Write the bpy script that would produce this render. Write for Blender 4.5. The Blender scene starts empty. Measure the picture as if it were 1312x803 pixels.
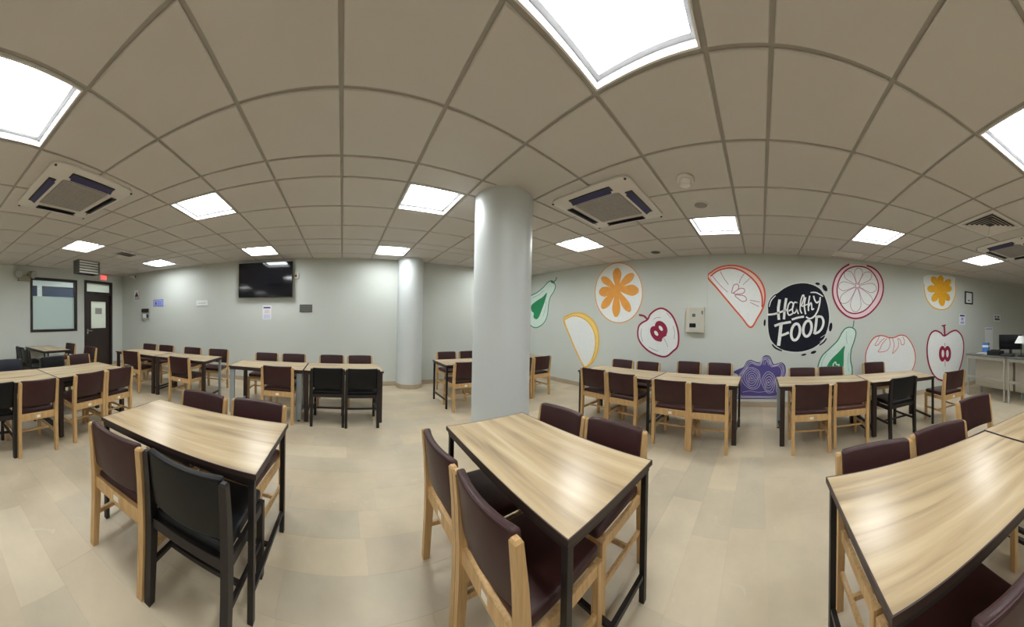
import bpy, bmesh, math, random
from mathutils import Vector, Matrix
from mathutils.geometry import tessellate_polygon
random.seed(11)
SC = bpy.context.scene
COL = SC.collection
R = math.radians

# ---------------------------------------------------------------- camera (a phone panorama: central cylindrical)
F, Y0, C0, TX, TY_ = 341.05, 414.67, 438.43, -0.0141, -0.0152
EYE = 1.434
ROT = Matrix.Rotation(TX, 3, 'X') @ Matrix.Rotation(TY_, 3, 'Y')
cam_data = bpy.data.cameras.new('panorama_camera')
cam = bpy.data.objects.new('panorama_camera', cam_data); COL.objects.link(cam)
cam_data.type = 'PANO'
cam_data.panorama_type = 'CENTRAL_CYLINDRICAL'
cam_data.central_cylindrical_range_u_min = -656 / F
cam_data.central_cylindrical_range_u_max = 656 / F
cam_data.central_cylindrical_range_v_min = (Y0 - 803) / F
cam_data.central_cylindrical_range_v_max = Y0 / F
cam_data.central_cylindrical_radius = 1.0
cam_data.clip_start = 0.01
cm = (ROT @ Matrix.Rotation(-(656 - C0) / F, 3, 'Z') @ Matrix.Rotation(R(90), 3, 'X')).to_4x4()
cm.translation = (0, 0, EYE)
cam.matrix_world = cm
SC.camera = cam

# ---------------------------------------------------------------- world and exposure
world = bpy.data.worlds.new('room_world'); SC.world = world
world.use_nodes = True
world.node_tree.nodes['Background'].inputs[0].default_value = (0.5, 0.55, 0.6, 1)
world.node_tree.nodes['Background'].inputs[1].default_value = 0.05
SC.view_settings.view_transform = 'Standard'
SC.view_settings.look = 'None'
SC.view_settings.gamma = 1.0
SC.view_settings.use_curve_mapping = False
SC.view_settings.exposure = 1.55
PANEL_LIGHT = 9.0
SC.cycles.use_denoising = True
SC.cycles.max_bounces = 10
SC.cycles.diffuse_bounces = 6

# ---------------------------------------------------------------- room dimensions
CZ = 2.774                      # face of the ceiling tiles
LX, RX, BY, FY = -6.30, 4.85, 5.80, -9.6
T = 0.636                       # ceiling module


def ray(px, py):
    th = (px - C0) / F
    return ROT @ Vector((math.sin(th), math.cos(th), (Y0 - py) / F))


def on_x(px, py, X):
    r = ray(px, py); t = X / r.x
    return Vector((X, r.y * t, EYE + r.z * t))


def on_y(px, py, Y):
    r = ray(px, py); t = Y / r.y
    return Vector((r.x * t, Y, EYE + r.z * t))


# ---------------------------------------------------------------- materials
def srgb(r, g, b):
    def f(c):
        c /= 255
        return c / 12.92 if c <= 0.04045 else ((c + 0.055) / 1.055) ** 2.4
    return (f(r), f(g), f(b), 1)


def new_mat(name):
    m = bpy.data.materials.new(name); m.use_nodes = True
    nt = m.node_tree
    return m, nt, nt.nodes['Principled BSDF']


def node(nt, kind, **kw):
    n = nt.nodes.new(kind)
    for k, v in kw.items():
        setattr(n, k, v)
    return n


def plain(name, col, rough=0.5, metal=0.0, var=0.06, scale=9.0, bump=0.0, bscale=200.0, stretch=None, spec=0.5, coat=0):
    m, nt, b = new_mat(name)
    tc = node(nt, 'ShaderNodeTexCoord')
    mp = node(nt, 'ShaderNodeMapping')
    nt.links.new(tc.outputs['Object'], mp.inputs[0])
    if stretch:
        mp.inputs['Scale'].default_value = stretch
    nz = node(nt, 'ShaderNodeTexNoise'); nz.inputs['Scale'].default_value = scale; nz.inputs['Detail'].default_value = 4
    nt.links.new(mp.outputs[0], nz.inputs['Vector'])
    rp = node(nt, 'ShaderNodeValToRGB')
    rp.color_ramp.elements[0].position = 0.3; rp.color_ramp.elements[1].position = 0.7
    rp.color_ramp.elements[0].color = tuple(c * (1 - var) for c in col[:3]) + (1,)
    rp.color_ramp.elements[1].color = tuple(min(1, c * (1 + var)) for c in col[:3]) + (1,)
    nt.links.new(nz.outputs[0], rp.inputs[0])
    nt.links.new(rp.outputs[0], b.inputs['Base Color'])
    b.inputs['Roughness'].default_value = rough
    b.inputs['Metallic'].default_value = metal
    b.inputs['Specular IOR Level'].default_value = spec
    if coat:
        b.inputs['Coat Weight'].default_value = coat
        b.inputs['Coat Roughness'].default_value = 0.15
    if bump:
        n2 = node(nt, 'ShaderNodeTexNoise'); n2.inputs['Scale'].default_value = bscale
        nt.links.new(mp.outputs[0], n2.inputs['Vector'])
        bp = node(nt, 'ShaderNodeBump'); bp.inputs['Strength'].default_value = bump; bp.inputs['Distance'].default_value = 0.002
        nt.links.new(n2.outputs[0], bp.inputs['Height'])
        nt.links.new(bp.outputs[0], b.inputs['Normal'])
    return m


def emit(name, col, strength):
    m, nt, b = new_mat(name)
    b.inputs['Base Color'].default_value = (0.8, 0.8, 0.8, 1)
    b.inputs['Emission Color'].default_value = col
    b.inputs['Emission Strength'].default_value = strength
    return m


def floor_mat(name, dark=1.0):
    m, nt, b = new_mat(name)
    geo = node(nt, 'ShaderNodeNewGeometry'); oi = node(nt, 'ShaderNodeObjectInfo')
    add = node(nt, 'ShaderNodeMath', operation='ADD'); fr = node(nt, 'ShaderNodeMath', operation='FRACT')
    nt.links.new(geo.outputs['Random Per Island'], add.inputs[0]); nt.links.new(oi.outputs['Random'], add.inputs[1])
    nt.links.new(add.outputs[0], fr.inputs[0])
    rp = node(nt, 'ShaderNodeValToRGB')
    els = rp.color_ramp.elements
    els[0].position = 0; els[0].color = srgb(192, 179, 157)
    els[1].position = 1; els[1].color = srgb(204, 192, 169)
    for p, c in ((0.3, (197, 184, 161)), (0.5, (189, 179, 159)), (0.72, (199, 185, 159))):
        e = els.new(p); e.color = srgb(*c)
    nt.links.new(fr.outputs[0], rp.inputs[0])
    # soft veins and clouds in world space
    nz = node(nt, 'ShaderNodeTexNoise'); nz.inputs['Scale'].default_value = 2.2; nz.inputs['Detail'].default_value = 6; nz.inputs['Roughness'].default_value = 0.6
    nt.links.new(geo.outputs['Position'], nz.inputs['Vector'])
    r2 = node(nt, 'ShaderNodeValToRGB')
    r2.color_ramp.elements[0].position = 0.3; r2.color_ramp.elements[0].color = (0.86, 0.85, 0.84, 1)
    r2.color_ramp.elements[1].position = 0.72; r2.color_ramp.elements[1].color = (1.08, 1.07, 1.04, 1)
    nt.links.new(nz.outputs[0], r2.inputs[0])
    mx = node(nt, 'ShaderNodeMixRGB', blend_type='MULTIPLY'); mx.inputs[0].default_value = 1
    nt.links.new(rp.outputs[0], mx.inputs[1]); nt.links.new(r2.outputs[0], mx.inputs[2])
    # pale chalky scuffs with a shape of their own
    n3 = node(nt, 'ShaderNodeTexNoise'); n3.inputs['Scale'].default_value = 5.5; n3.inputs['Detail'].default_value = 8; n3.inputs['Distortion'].default_value = 1.6
    nt.links.new(geo.outputs['Position'], n3.inputs['Vector'])
    r3 = node(nt, 'ShaderNodeValToRGB')
    r3.color_ramp.elements[0].position = 0.66; r3.color_ramp.elements[0].color = (0, 0, 0, 1)
    r3.color_ramp.elements[1].position = 0.78; r3.color_ramp.elements[1].color = (0.5, 0.5, 0.5, 1)
    nt.links.new(n3.outputs[0], r3.inputs[0])
    m3 = node(nt, 'ShaderNodeMixRGB'); m3.inputs[2].default_value = srgb(212, 204, 182)
    nt.links.new(r3.outputs[0], m3.inputs[0]); nt.links.new(mx.outputs[0], m3.inputs[1])
    nt.links.new(m3.outputs[0], b.inputs['Base Color'])
    rr = node(nt, 'ShaderNodeMapRange'); rr.inputs['To Min'].default_value = 0.34; rr.inputs['To Max'].default_value = 0.5
    nt.links.new(nz.outputs[0], rr.inputs['Value'])
    nt.links.new(rr.outputs[0], b.inputs['Roughness'])
    b.inputs['Specular IOR Level'].default_value = 0.35
    return m


def laminate_mat():
    m, nt, b = new_mat('ash_laminate')
    tc = node(nt, 'ShaderNodeTexCoord'); oi = node(nt, 'ShaderNodeObjectInfo')
    off = node(nt, 'ShaderNodeMath', operation='MULTIPLY'); off.inputs[1].default_value = 37.0
    nt.links.new(oi.outputs['Random'], off.inputs[0])
    cx = node(nt, 'ShaderNodeCombineXYZ')
    nt.links.new(off.outputs[0], cx.inputs[0]); nt.links.new(off.outputs[0], cx.inputs[1])
    va = node(nt, 'ShaderNodeVectorMath', operation='ADD')
    nt.links.new(tc.outputs['Object'], va.inputs[0]); nt.links.new(cx.outputs[0], va.inputs[1])
    mp = node(nt, 'ShaderNodeMapping'); mp.inputs['Scale'].default_value = (1.1, 13.0, 1.0)
    nt.links.new(va.outputs[0], mp.inputs[0])
    nz = node(nt, 'ShaderNodeTexNoise'); nz.inputs['Scale'].default_value = 1.0; nz.inputs['Detail'].default_value = 6; nz.inputs['Distortion'].default_value = 0.5
    nt.links.new(mp.outputs[0], nz.inputs['Vector'])
    rp = node(nt, 'ShaderNodeValToRGB')
    els = rp.color_ramp.elements
    els[0].position = 0.28; els[0].color = srgb(150, 132, 106)
    els[1].position = 0.74; els[1].color = srgb(210, 191, 158)
    e = els.new(0.43); e.color = srgb(184, 162, 128)
    e = els.new(0.58); e.color = srgb(196, 175, 140)
    nt.links.new(nz.outputs[0], rp.inputs[0])
    # fine grain
    mp2 = node(nt, 'ShaderNodeMapping'); mp2.inputs['Scale'].default_value = (4.0, 140.0, 1.0)
    nt.links.new(va.outputs[0], mp2.inputs[0])
    n2 = node(nt, 'ShaderNodeTexNoise'); n2.inputs['Scale'].default_value = 1.0; n2.inputs['Detail'].default_value = 3
    nt.links.new(mp2.outputs[0], n2.inputs['Vector'])
    r2 = node(nt, 'ShaderNodeValToRGB')
    r2.color_ramp.elements[0].color = (0.9, 0.89, 0.87, 1); r2.color_ramp.elements[1].color = (1.06, 1.06, 1.06, 1)
    nt.links.new(n2.outputs[0], r2.inputs[0])
    mx = node(nt, 'ShaderNodeMixRGB', blend_type='MULTIPLY'); mx.inputs[0].default_value = 1
    nt.links.new(rp.outputs[0], mx.inputs[1]); nt.links.new(r2.outputs[0], mx.inputs[2])
    nt.links.new(mx.outputs[0], b.inputs['Base Color'])
    b.inputs['Roughness'].default_value = 0.25
    b.inputs['Specular IOR Level'].default_value = 0.45
    return m


def louvre_paint(name, col, rough=0.5):
    return plain(name, col, rough, var=0.02)


M = dict(
    wall=plain('wall_paint', srgb(200, 205, 200), 0.6, var=0.015, scale=1.5, bump=0.15, bscale=90),
    column=plain('column_paint', srgb(200, 206, 207), 0.42, var=0.015, scale=1.5),
    tile=plain('ceiling_tile_board', srgb(198, 194, 190), 0.75, var=0.025, scale=2.0, bump=0.2, bscale=160),
    grid=plain('ceiling_grid_steel', srgb(158, 153, 146), 0.6, var=0.03),
    slab=floor_mat('stone_slab'),
    grout=plain('floor_grout', srgb(184, 173, 152), 0.8),
    skirting=plain('stone_skirting', srgb(178, 164, 142), 0.45, var=0.06, scale=4),
    laminate=laminate_mat(),
    edge=plain('dark_edge_band', srgb(54, 38, 34), 0.45, var=0.1),
    black_steel=plain('black_steel', srgb(33, 29, 29), 0.42, metal=0.2, var=0.1),
    brown_leg=plain('dark_brown_leg', srgb(48, 34, 29), 0.5, var=0.15, stretch=(20, 20, 1.5)),
    grey_leg=plain('grey_steel_leg', srgb(150, 160, 164), 0.4, metal=0.3, var=0.04),
    wood=plain('pale_wood', srgb(194, 158, 108), 0.42, var=0.16, scale=6, stretch=(14, 14, 1.0)),
    dark_wood=plain('black_stained_wood', srgb(26, 19, 18), 0.48, var=0.2, scale=6, stretch=(14, 14, 1.0)),
    maroon=plain('maroon_vinyl', srgb(57, 31, 31), 0.4, var=0.1, scale=14, bump=0.25, bscale=420, spec=0.35),
    russet=plain('russet_vinyl', srgb(76, 42, 35), 0.4, var=0.1, scale=14, bump=0.25, bscale=420, spec=0.35),
    black_vinyl=plain('black_vinyl', srgb(15, 16, 18), 0.45, var=0.1, scale=14, bump=0.25, bscale=420, spec=0.3),
    navy_vinyl=plain('navy_vinyl', srgb(26, 29, 46), 0.4, var=0.1, scale=14, bump=0.25, bscale=420),
    sticker=plain('white_sticker', srgb(232, 230, 222), 0.5, var=0.03),
    white_frame=plain('white_lamp_frame', srgb(224, 224, 222), 0.35, var=0.01),
    lamp_rim=plain('grey_lamp_rim', srgb(150, 150, 156), 0.4, var=0.02),
    panel=emit('lamp_diffuser', (0.965, 1.0, 1.0, 1), PANEL_LIGHT),
    ac=plain('white_plastic', srgb(214, 211, 207), 0.45, var=0.015),
    ac_flap=plain('blue_flap', srgb(46, 46, 96), 0.35, var=0.1),
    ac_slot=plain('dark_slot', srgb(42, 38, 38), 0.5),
    ac_grille=plain('grey_intake_mesh', srgb(160, 157, 156), 0.6, var=0.12, scale=40, bump=0.6, bscale=500),
    grey_grille=plain('grey_grille', srgb(140, 136, 132), 0.6, var=0.1, scale=60),
    dark_frame=plain('dark_brown_frame', srgb(40, 30, 28), 0.45, var=0.12, stretch=(12, 12, 1)),
    door=plain('dark_brown_door', srgb(48, 36, 33), 0.42, var=0.12, scale=5, stretch=(14, 14, 1)),
    grey_paper=plain('grey_paper', srgb(166, 168, 166), 0.6),
    chrome=plain('satin_chrome', srgb(190, 190, 188), 0.25, metal=0.9, var=0.02),
    steel=plain('brushed_stainless', srgb(190, 184, 170), 0.42, metal=0.35, var=0.06, scale=5, stretch=(1, 1, 30)),
    worktop_steel=plain('worktop_steel', srgb(128, 130, 124), 0.35, metal=0.6, var=0.05),
    rail_steel=plain('rail_steel', srgb(186, 184, 176), 0.35, metal=0.5, var=0.04),
    screen=plain('black_glass', srgb(10, 11, 18), 0.08, var=0.05, spec=0.6),
    black_plastic=plain('black_plastic', srgb(24, 24, 25), 0.4),
    olive_plastic=plain('aged_plastic', srgb(146, 142, 120), 0.5),
    beige_plastic=plain('beige_plastic', srgb(200, 196, 178), 0.5),
    meter_door=plain('meter_door', srgb(190, 189, 178), 0.4, var=0.03),
    white_paper=plain('white_paper', srgb(226, 230, 232), 0.6, var=0.02),
    blue_print=plain('blue_print', srgb(70, 82, 190), 0.5),
    blue_sign=plain('blue_sign', srgb(160, 170, 226), 0.5),
    navy_print=plain('navy_print', srgb(40, 46, 110), 0.5),
    pink_print=plain('pink_print', srgb(224, 204, 214), 0.5),
    engraving=plain('engraving', srgb(118, 121, 117), 0.4, metal=0.3),
    grey_plate=plain('grey_plate', srgb(96, 100, 96), 0.4, metal=0.4),
    red_lamp=emit('red_exit_lamp', (1.0, 0.03, 0.045, 1), 0.3),
    red_paint=plain('red_paint', srgb(180, 40, 40), 0.4),
    dark_blue_window=plain('dark_blue_pane', srgb(58, 66, 84), 0.2),
    blue_box=plain('blue_carton', srgb(70, 120, 190), 0.5, var=0.2, scale=30),
    lamp_shade=plain('white_lamp_shade', srgb(232, 236, 236), 0.5),
    p_white=plain('mural_white', srgb(232, 236, 236), 0.55, var=0.03, scale=20),
    p_halo=plain('mural_halo', srgb(212, 216, 213), 0.55, var=0.02),
    p_mint=plain('mural_mint', srgb(212, 231, 223), 0.55, var=0.04, scale=20),
    p_green=plain('mural_green', srgb(28, 138, 88), 0.5, var=0.06, scale=12),
    p_dgreen=plain('mural_dark_green', srgb(34, 120, 88), 0.5, var=0.06),
    p_yellow=plain('mural_yellow', srgb(232, 182, 70), 0.5, var=0.06),
    p_lyellow=plain('mural_light_yellow', srgb(244, 212, 120), 0.5, var=0.05),
    p_orange=plain('mural_orange', srgb(230, 160, 68), 0.5, var=0.05),
    p_gold=plain('mural_gold', srgb(232, 172, 32), 0.5, var=0.06, scale=14),
    p_maroon=plain('mural_maroon', srgb(146, 24, 64), 0.5, var=0.06),
    p_pink=plain('mural_pink', srgb(236, 212, 220), 0.55, var=0.03),
    p_red=plain('mural_red', srgb(206, 74, 58), 0.5, var=0.07),
    p_verm=plain('mural_vermilion', srgb(214, 84, 50), 0.5, var=0.07),
    p_salmon=plain('mural_salmon', srgb(238, 204, 190), 0.55, var=0.04),
    p_rose=plain('mural_rose_line', srgb(176, 104, 130), 0.5, var=0.05),
    p_navy=plain('mural_navy', srgb(24, 27, 39), 0.6, var=0.08, spec=0.2),
    p_purple=plain('mural_purple', srgb(80, 72, 138), 0.55, var=0.06),
    p_plum=plain('mural_plum', srgb(60, 54, 104), 0.55),
    p_lilac=plain('mural_lilac', srgb(196, 190, 216), 0.55, var=0.04),
    p_grey=plain('mural_grey_line', srgb(128, 128, 132), 0.55, var=0.04),
)
m, nt, b = new_mat('clear_glass')
b.inputs['Base Color'].default_value = (0.9, 0.95, 0.97, 1)
b.inputs['Roughness'].default_value = 0.03
b.inputs['Transmission Weight'].default_value = 1.0
b.inputs['IOR'].default_value = 1.1
M['glass'] = m


def translucent(name, col, k):
    m, nt, b = new_mat(name)
    b.inputs['Base Color'].default_value = col; b.inputs['Roughness'].default_value = 0.35
    nz = node(nt, 'ShaderNodeTexNoise'); nz.inputs['Scale'].default_value = 60
    bp = node(nt, 'ShaderNodeBump'); bp.inputs['Strength'].default_value = 0.05
    nt.links.new(nz.outputs[0], bp.inputs['Height']); nt.links.new(bp.outputs[0], b.inputs['Normal'])
    tr = node(nt, 'ShaderNodeBsdfTranslucent'); tr.inputs[0].default_value = col
    mx = node(nt, 'ShaderNodeMixShader'); mx.inputs[0].default_value = k
    nt.links.new(b.outputs[0], mx.inputs[1]); nt.links.new(tr.outputs[0], mx.inputs[2])
    nt.links.new(mx.outputs[0], nt.nodes['Material Output'].inputs[0])
    return m


M['frost'] = translucent('frosted_film', srgb(214, 226, 224), 0.55)
M['notice'] = translucent('cream_pane', srgb(238, 242, 234), 0.6)


# ---------------------------------------------------------------- mesh helpers
def link(o, parent=None):
    COL.objects.link(o)
    if parent is not None:
        o.parent = parent
    return o


class MB:
    """collects shapes for one mesh object"""
    def __init__(self):
        self.bm = bmesh.new()

    def box(self, c, s, rot=None, bevel=0.0):
        r = bmesh.ops.create_cube(self.bm, size=1.0)
        vs = r['verts']
        mt = Matrix.Translation(c)
        if rot is not None:
            mt = mt @ rot.to_4x4()
        bmesh.ops.transform(self.bm, matrix=mt @ Matrix.Diagonal((s[0], s[1], s[2], 1)), verts=vs)
        if bevel:
            es = list({e for v in vs for e in v.link_edges})
            bmesh.ops.bevel(self.bm, geom=es, offset=bevel, segments=2, affect='EDGES', profile=0.6)
        return self

    def box2(self, lo, hi, bevel=0.0):
        lo, hi = Vector(lo), Vector(hi)
        return self.box((lo + hi) / 2, hi - lo, None, bevel)

    def bar(self, p, q, w, h, up=(0, 0, 1), bevel=0.0):
        p, q = Vector(p), Vector(q); d = q - p; L = d.length; d.normalize()
        u = Vector(up)
        if abs(d.dot(u)) > 0.95:
            u = Vector((0, 1, 0))
        x = u.cross(d).normalized(); z = d.cross(x)
        rot = Matrix((x, d, z)).transposed()
        return self.box((p + q) / 2, (w, L, h), rot, bevel)

    def cyl(self, p, q, r0, r1=None, seg=20):
        p, q = Vector(p), Vector(q); r1 = r0 if r1 is None else r1
        d = q - p
        rot = d.to_track_quat('Z', 'Y').to_matrix().to_4x4()
        bmesh.ops.create_cone(self.bm, cap_ends=True, segments=seg, radius1=r0, radius2=r1, depth=d.length,
                              matrix=Matrix.Translation((p + q) / 2) @ rot)
        return self

    def lathe(self, prof, seg=48, center=(0, 0, 0), caps=True):
        rings = []
        for (r, z) in prof:
            rings.append([self.bm.verts.new((center[0] + r * math.cos(2 * math.pi * k / seg), center[1] + r * math.sin(2 * math.pi * k / seg), center[2] + z)) for k in range(seg)])
        for a, b_ in zip(rings, rings[1:]):
            for k in range(seg):
                self.bm.faces.new((a[k], a[(k + 1) % seg], b_[(k + 1) % seg], b_[k]))
        if caps:
            self.bm.faces.new(list(reversed(rings[0]))); self.bm.faces.new(rings[-1])
        return self

    def tube(self, pts, r, seg=6):
        pts = [Vector(p) for p in pts]
        rings = []
        for i, p in enumerate(pts):
            d = (pts[min(i + 1, len(pts) - 1)] - pts[max(i - 1, 0)]).normalized()
            u = Vector((0, 0, 1)) if abs(d.z) < 0.9 else Vector((1, 0, 0))
            x = d.cross(u).normalized(); y = d.cross(x)
            rings.append([self.bm.verts.new(p + x * r * math.cos(2 * math.pi * k / seg) + y * r * math.sin(2 * math.pi * k / seg)) for k in range(seg)])
        for a, b_ in zip(rings, rings[1:]):
            for k in range(seg):
                self.bm.faces.new((a[k], a[(k + 1) % seg], b_[(k + 1) % seg], b_[k]))
        self.bm.faces.new(list(reversed(rings[0]))); self.bm.faces.new(rings[-1])
        return self

    def prism(self, poly, fn):
        """poly: 2-D outline; fn(x, y, k) gives the 3-D point of side k (0, 1)"""
        a = [self.bm.verts.new(fn(x, y, 0)) for x, y in poly]
        b_ = [self.bm.verts.new(fn(x, y, 1)) for x, y in poly]
        n = len(poly)
        for k in range(n):
            self.bm.faces.new((a[k], a[(k + 1) % n], b_[(k + 1) % n], b_[k]))
        self.bm.faces.new(list(reversed(a))); self.bm.faces.new(b_)
        return self

    def mesh(self, name, mat, smooth=False):
        bmesh.ops.recalc_face_normals(self.bm, faces=self.bm.faces)
        me = bpy.data.meshes.new(name)
        self.bm.to_mesh(me); self.bm.free()
        me.materials.append(mat)
        if smooth:
            for p in me.polygons:
                p.use_smooth = True
            me.set_sharp_from_angle(angle=R(35))
        return me

    def build(self, name, mat, parent=None, smooth=False):
        return link(bpy.data.objects.new(name, self.mesh(name, mat, smooth)), parent)


def tag(o, label=None, cat=None, group=None, kind=None):
    if label: o['label'] = label
    if cat: o['category'] = cat
    if group: o['group'] = group
    if kind: o['kind'] = kind
    return o


def empty(name, loc=(0, 0, 0), rz=0.0):
    o = bpy.data.objects.new(name, None); o.empty_display_size = 0.1
    o.location = loc; o.rotation_euler = (0, 0, rz)
    return link(o)


def struct(o):
    o['kind'] = 'structure'
    return o


def catmull(pts, closed=False, n=6):
    pts = [Vector(p) for p in pts]; N = len(pts); out = []
    rng = range(N) if closed else range(N - 1)
    for i in rng:
        if closed:
            p0, p1, p2, p3 = pts[(i - 1) % N], pts[i], pts[(i + 1) % N], pts[(i + 2) % N]
        else:
            p0, p1, p2, p3 = pts[max(i - 1, 0)], pts[i], pts[i + 1], pts[min(i + 2, N - 1)]
        for k in range(n):
            t = k / n
            out.append(0.5 * ((2 * p1) + (p2 - p0) * t + (2 * p0 - 5 * p1 + 4 * p2 - p3) * t * t + (3 * p1 - p0 - 3 * p2 + p3) * t ** 3))
    if not closed:
        out.append(pts[-1])
    return out


# ================================================================ SETTING
# ---- floor: stone slabs laid in courses along X
fl = MB().box2((LX - 0.2, FY - 0.2, -0.12), (RX + 0.2, BY + 0.2, -0.0025)).build('floor', M['grout'])
struct(fl)
cells = []
pitch = 0.255
k0 = math.ceil((FY + 0.06) / pitch) - 1
for k in range(k0, 30):
    y0 = -0.06 + k * pitch; y1 = y0 + pitch
    y0, y1 = max(y0, FY), min(y1, BY)
    if y1 - y0 < 0.02:
        continue
    x = LX - random.uniform(0, 0.5)
    while x < RX:
        L = random.choice((0.55, 0.62, 0.75, 0.9, 1.05, 0.68))
        a, b_ = max(x, LX), min(x + L, RX)
        x += L
        if b_ - a > 0.02:
            cells.append((a, b_, y0, y1))


def seen(cx, cy, lo=-78, hi=150):
    az = math.degrees(math.atan2(cx, cy))
    return lo <= az <= hi


def rank(c):
    cx, cy = (c[0] + c[1]) / 2, (c[2] + c[3]) / 2
    d = max(math.hypot(cx, cy), 0.6)
    if not seen(cx, cy) or d < 1.0:
        return 1e9 + d
    return d ** 3 / ((c[1] - c[0]) * (c[3] - c[2]))


cells.sort(key=rank)
slab_cache = {}
rest = MB()
g = 0.0003
for i, (a, b_, y0, y1) in enumerate(cells):
    if i < 300:
        key = (round(b_ - a, 4), round(y1 - y0, 4))
        if key not in slab_cache:
            w, h = key
            slab_cache[key] = MB().box((0, 0, -0.004), (w - 2 * g, h - 2 * g, 0.008)).mesh('slab', M['slab'])
        o = link(bpy.data.objects.new('slab', slab_cache[key]), fl)
        o.location = ((a + b_) / 2, (y0 + y1) / 2, random.uniform(-0.0001, 0))
    else:
        rest.box2((a + g, y0 + g, -0.008), (b_ - g, y1 - g, 0))
tag(rest.build('far_slabs', M['slab'], fl), kind='stuff')

# ---- ceiling: grid with lay-in tiles
ce = MB().box2((LX - 0.2, FY - 0.2, CZ + 0.085), (RX + 0.2, BY + 0.2, CZ + 0.20)).build('ceiling', M['grid'])
struct(ce)
xl = [LX] + [v for v in (-0.0248 + T * i for i in range(-12, 10)) if LX + 0.05 < v < RX - 0.05] + [RX]
yl = [FY]
for k in range(-6, 5):
    for dy in (0, T, 2 * T, 3 * T):
        v = 0.284 + 2.226 * k + dy
        if FY + 0.05 < v < BY - 0.05:
            yl.append(v)
yl = sorted(yl) + [BY]
for v in xl[1:-1]:
    MB().box2((v - 0.017, FY, CZ + 0.0125), (v + 0.017, BY, CZ + 0.019)).build('grid_bar', M['grid'], ce)
for v in yl[1:-1]:
    MB().box2((LX, v - 0.017, CZ + 0.0127), (RX, v + 0.017, CZ + 0.0192)).build('grid_bar', M['grid'], ce)
lamp_x = [-0.0248 + T * i for i in (-7, -3, 1, 5)]
lamp_y = [0.284 + 2.226 * k for k in range(-3, 3)]


def is_lamp(a, c):
    return any(abs(a - x) < 0.02 for x in lamp_x) and any(abs(c - y) < 0.02 for y in lamp_y)


DIFF = (-0.0248 + T * 3, 0.284 - 2.226 - T * 1 - 0.318 - 0 )   # cell of the square air diffuser (x, y)
tcells = []
for a, b_ in zip(xl, xl[1:]):
    for c, d in zip(yl, yl[1:]):
        if is_lamp(a, c):
            continue
        if a < 2.2 < b_ and c < -2.6 < d:
            DIFF = (a, b_, c, d); continue
        tcells.append((a, b_, c, d))


def trank(c):
    cx, cy = (c[0] + c[1]) / 2, (c[2] + c[3]) / 2
    d = math.hypot(cx, cy)
    return d if seen(cx, cy, -85, 155) and d > 0.7 else 1e6 + d


tcells.sort(key=trank)


def tile_shape(mb, cx, cy, w, h):
    gp, ch, z0 = 0.013, 0.005, CZ
    w2, h2 = w / 2 - gp, h / 2 - gp
    top = [mb.bm.verts.new((cx + sx * w2, cy + sy * h2, z0 + 0.0128)) for sx, sy in ((-1, -1), (1, -1), (1, 1), (-1, 1))]
    mid = [mb.bm.verts.new((cx + sx * w2, cy + sy * h2, z0 + ch)) for sx, sy in ((-1, -1), (1, -1), (1, 1), (-1, 1))]
    bot = [mb.bm.verts.new((cx + sx * (w2 - ch), cy + sy * (h2 - ch), z0)) for sx, sy in ((-1, -1), (1, -1), (1, 1), (-1, 1))]
    for A, B in ((top, mid), (mid, bot)):
        for k in range(4):
            mb.bm.faces.new((A[k], A[(k + 1) % 4], B[(k + 1) % 4], B[k]))
    mb.bm.faces.new(bot)


tile_cache = {}
rest = MB()
for i, (a, b_, c, d) in enumerate(tcells):
    w, h = b_ - a, d - c
    if min(w, h) < 0.05:
        continue
    if i < 300:
        key = (round(w, 4), round(h, 4))
        if key not in tile_cache:
            mb = MB(); tile_shape(mb, 0, 0, *key); tile_cache[key] = mb.mesh('ceiling_tile', M['tile'])
        o = link(bpy.data.objects.new('ceiling_tile', tile_cache[key]), ce)
        o.location = ((a + b_) / 2, (c + d) / 2, random.uniform(-0.002, 0.0))
    else:
        tile_shape(rest, (a + b_) / 2, (c + d) / 2, w, h)
tag(rest.build('far_tiles', M['tile'], ce), kind='stuff')

# ---- walls
TOPZ = CZ + 0.10
struct(MB().box2((LX - 0.15, BY, 0), (RX + 0.15, BY + 0.15, TOPZ)).build('wall_back', M['wall']))
struct(MB().box2((RX, FY, 0), (RX + 0.15, BY, TOPZ)).build('wall_right', M['wall']))
struct(MB().box2((LX - 0.15, FY - 0.15, 0), (RX + 0.15, FY, TOPZ)).build('wall_front', M['wall']))
WIN = (2.66, 4.08, 1.08, 2.50)        # y0 y1 z0 z1
DOOR = (4.33, 5.37, 0.0, 2.53)
wl = MB()
x0, x1 = LX - 0.15, LX
for ya, yb, za, zb in ((FY, WIN[0], 0, TOPZ), (WIN[0], WIN[1], 0, WIN[2]), (WIN[0], WIN[1], WIN[3], TOPZ),
                       (WIN[1], DOOR[0], 0, TOPZ), (DOOR[0], DOOR[1], DOOR[3], TOPZ), (DOOR[1], BY, 0, TOPZ)):
    wl.box2((x0, ya, za), (x1, yb, zb))
struct(wl.build('wall_left', M['wall']))

# skirting
sk = 0.095
struct(MB().box2((LX, BY - 0.014, 0), (RX, BY, sk), 0.003).build('baseboard_back', M['skirting']))
struct(MB().box2((RX - 0.014, FY, 0), (RX, BY - 0.015, sk), 0.003).build('baseboard_right', M['skirting']))
bl = MB()
for ya, yb in ((FY, DOOR[0] - 0.06), (DOOR[1] + 0.06, BY - 0.015)):
    bl.box2((LX, ya, 0), (LX + 0.014, yb, sk), 0.003)
struct(bl.build('baseboard_left', M['skirting']))

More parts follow.
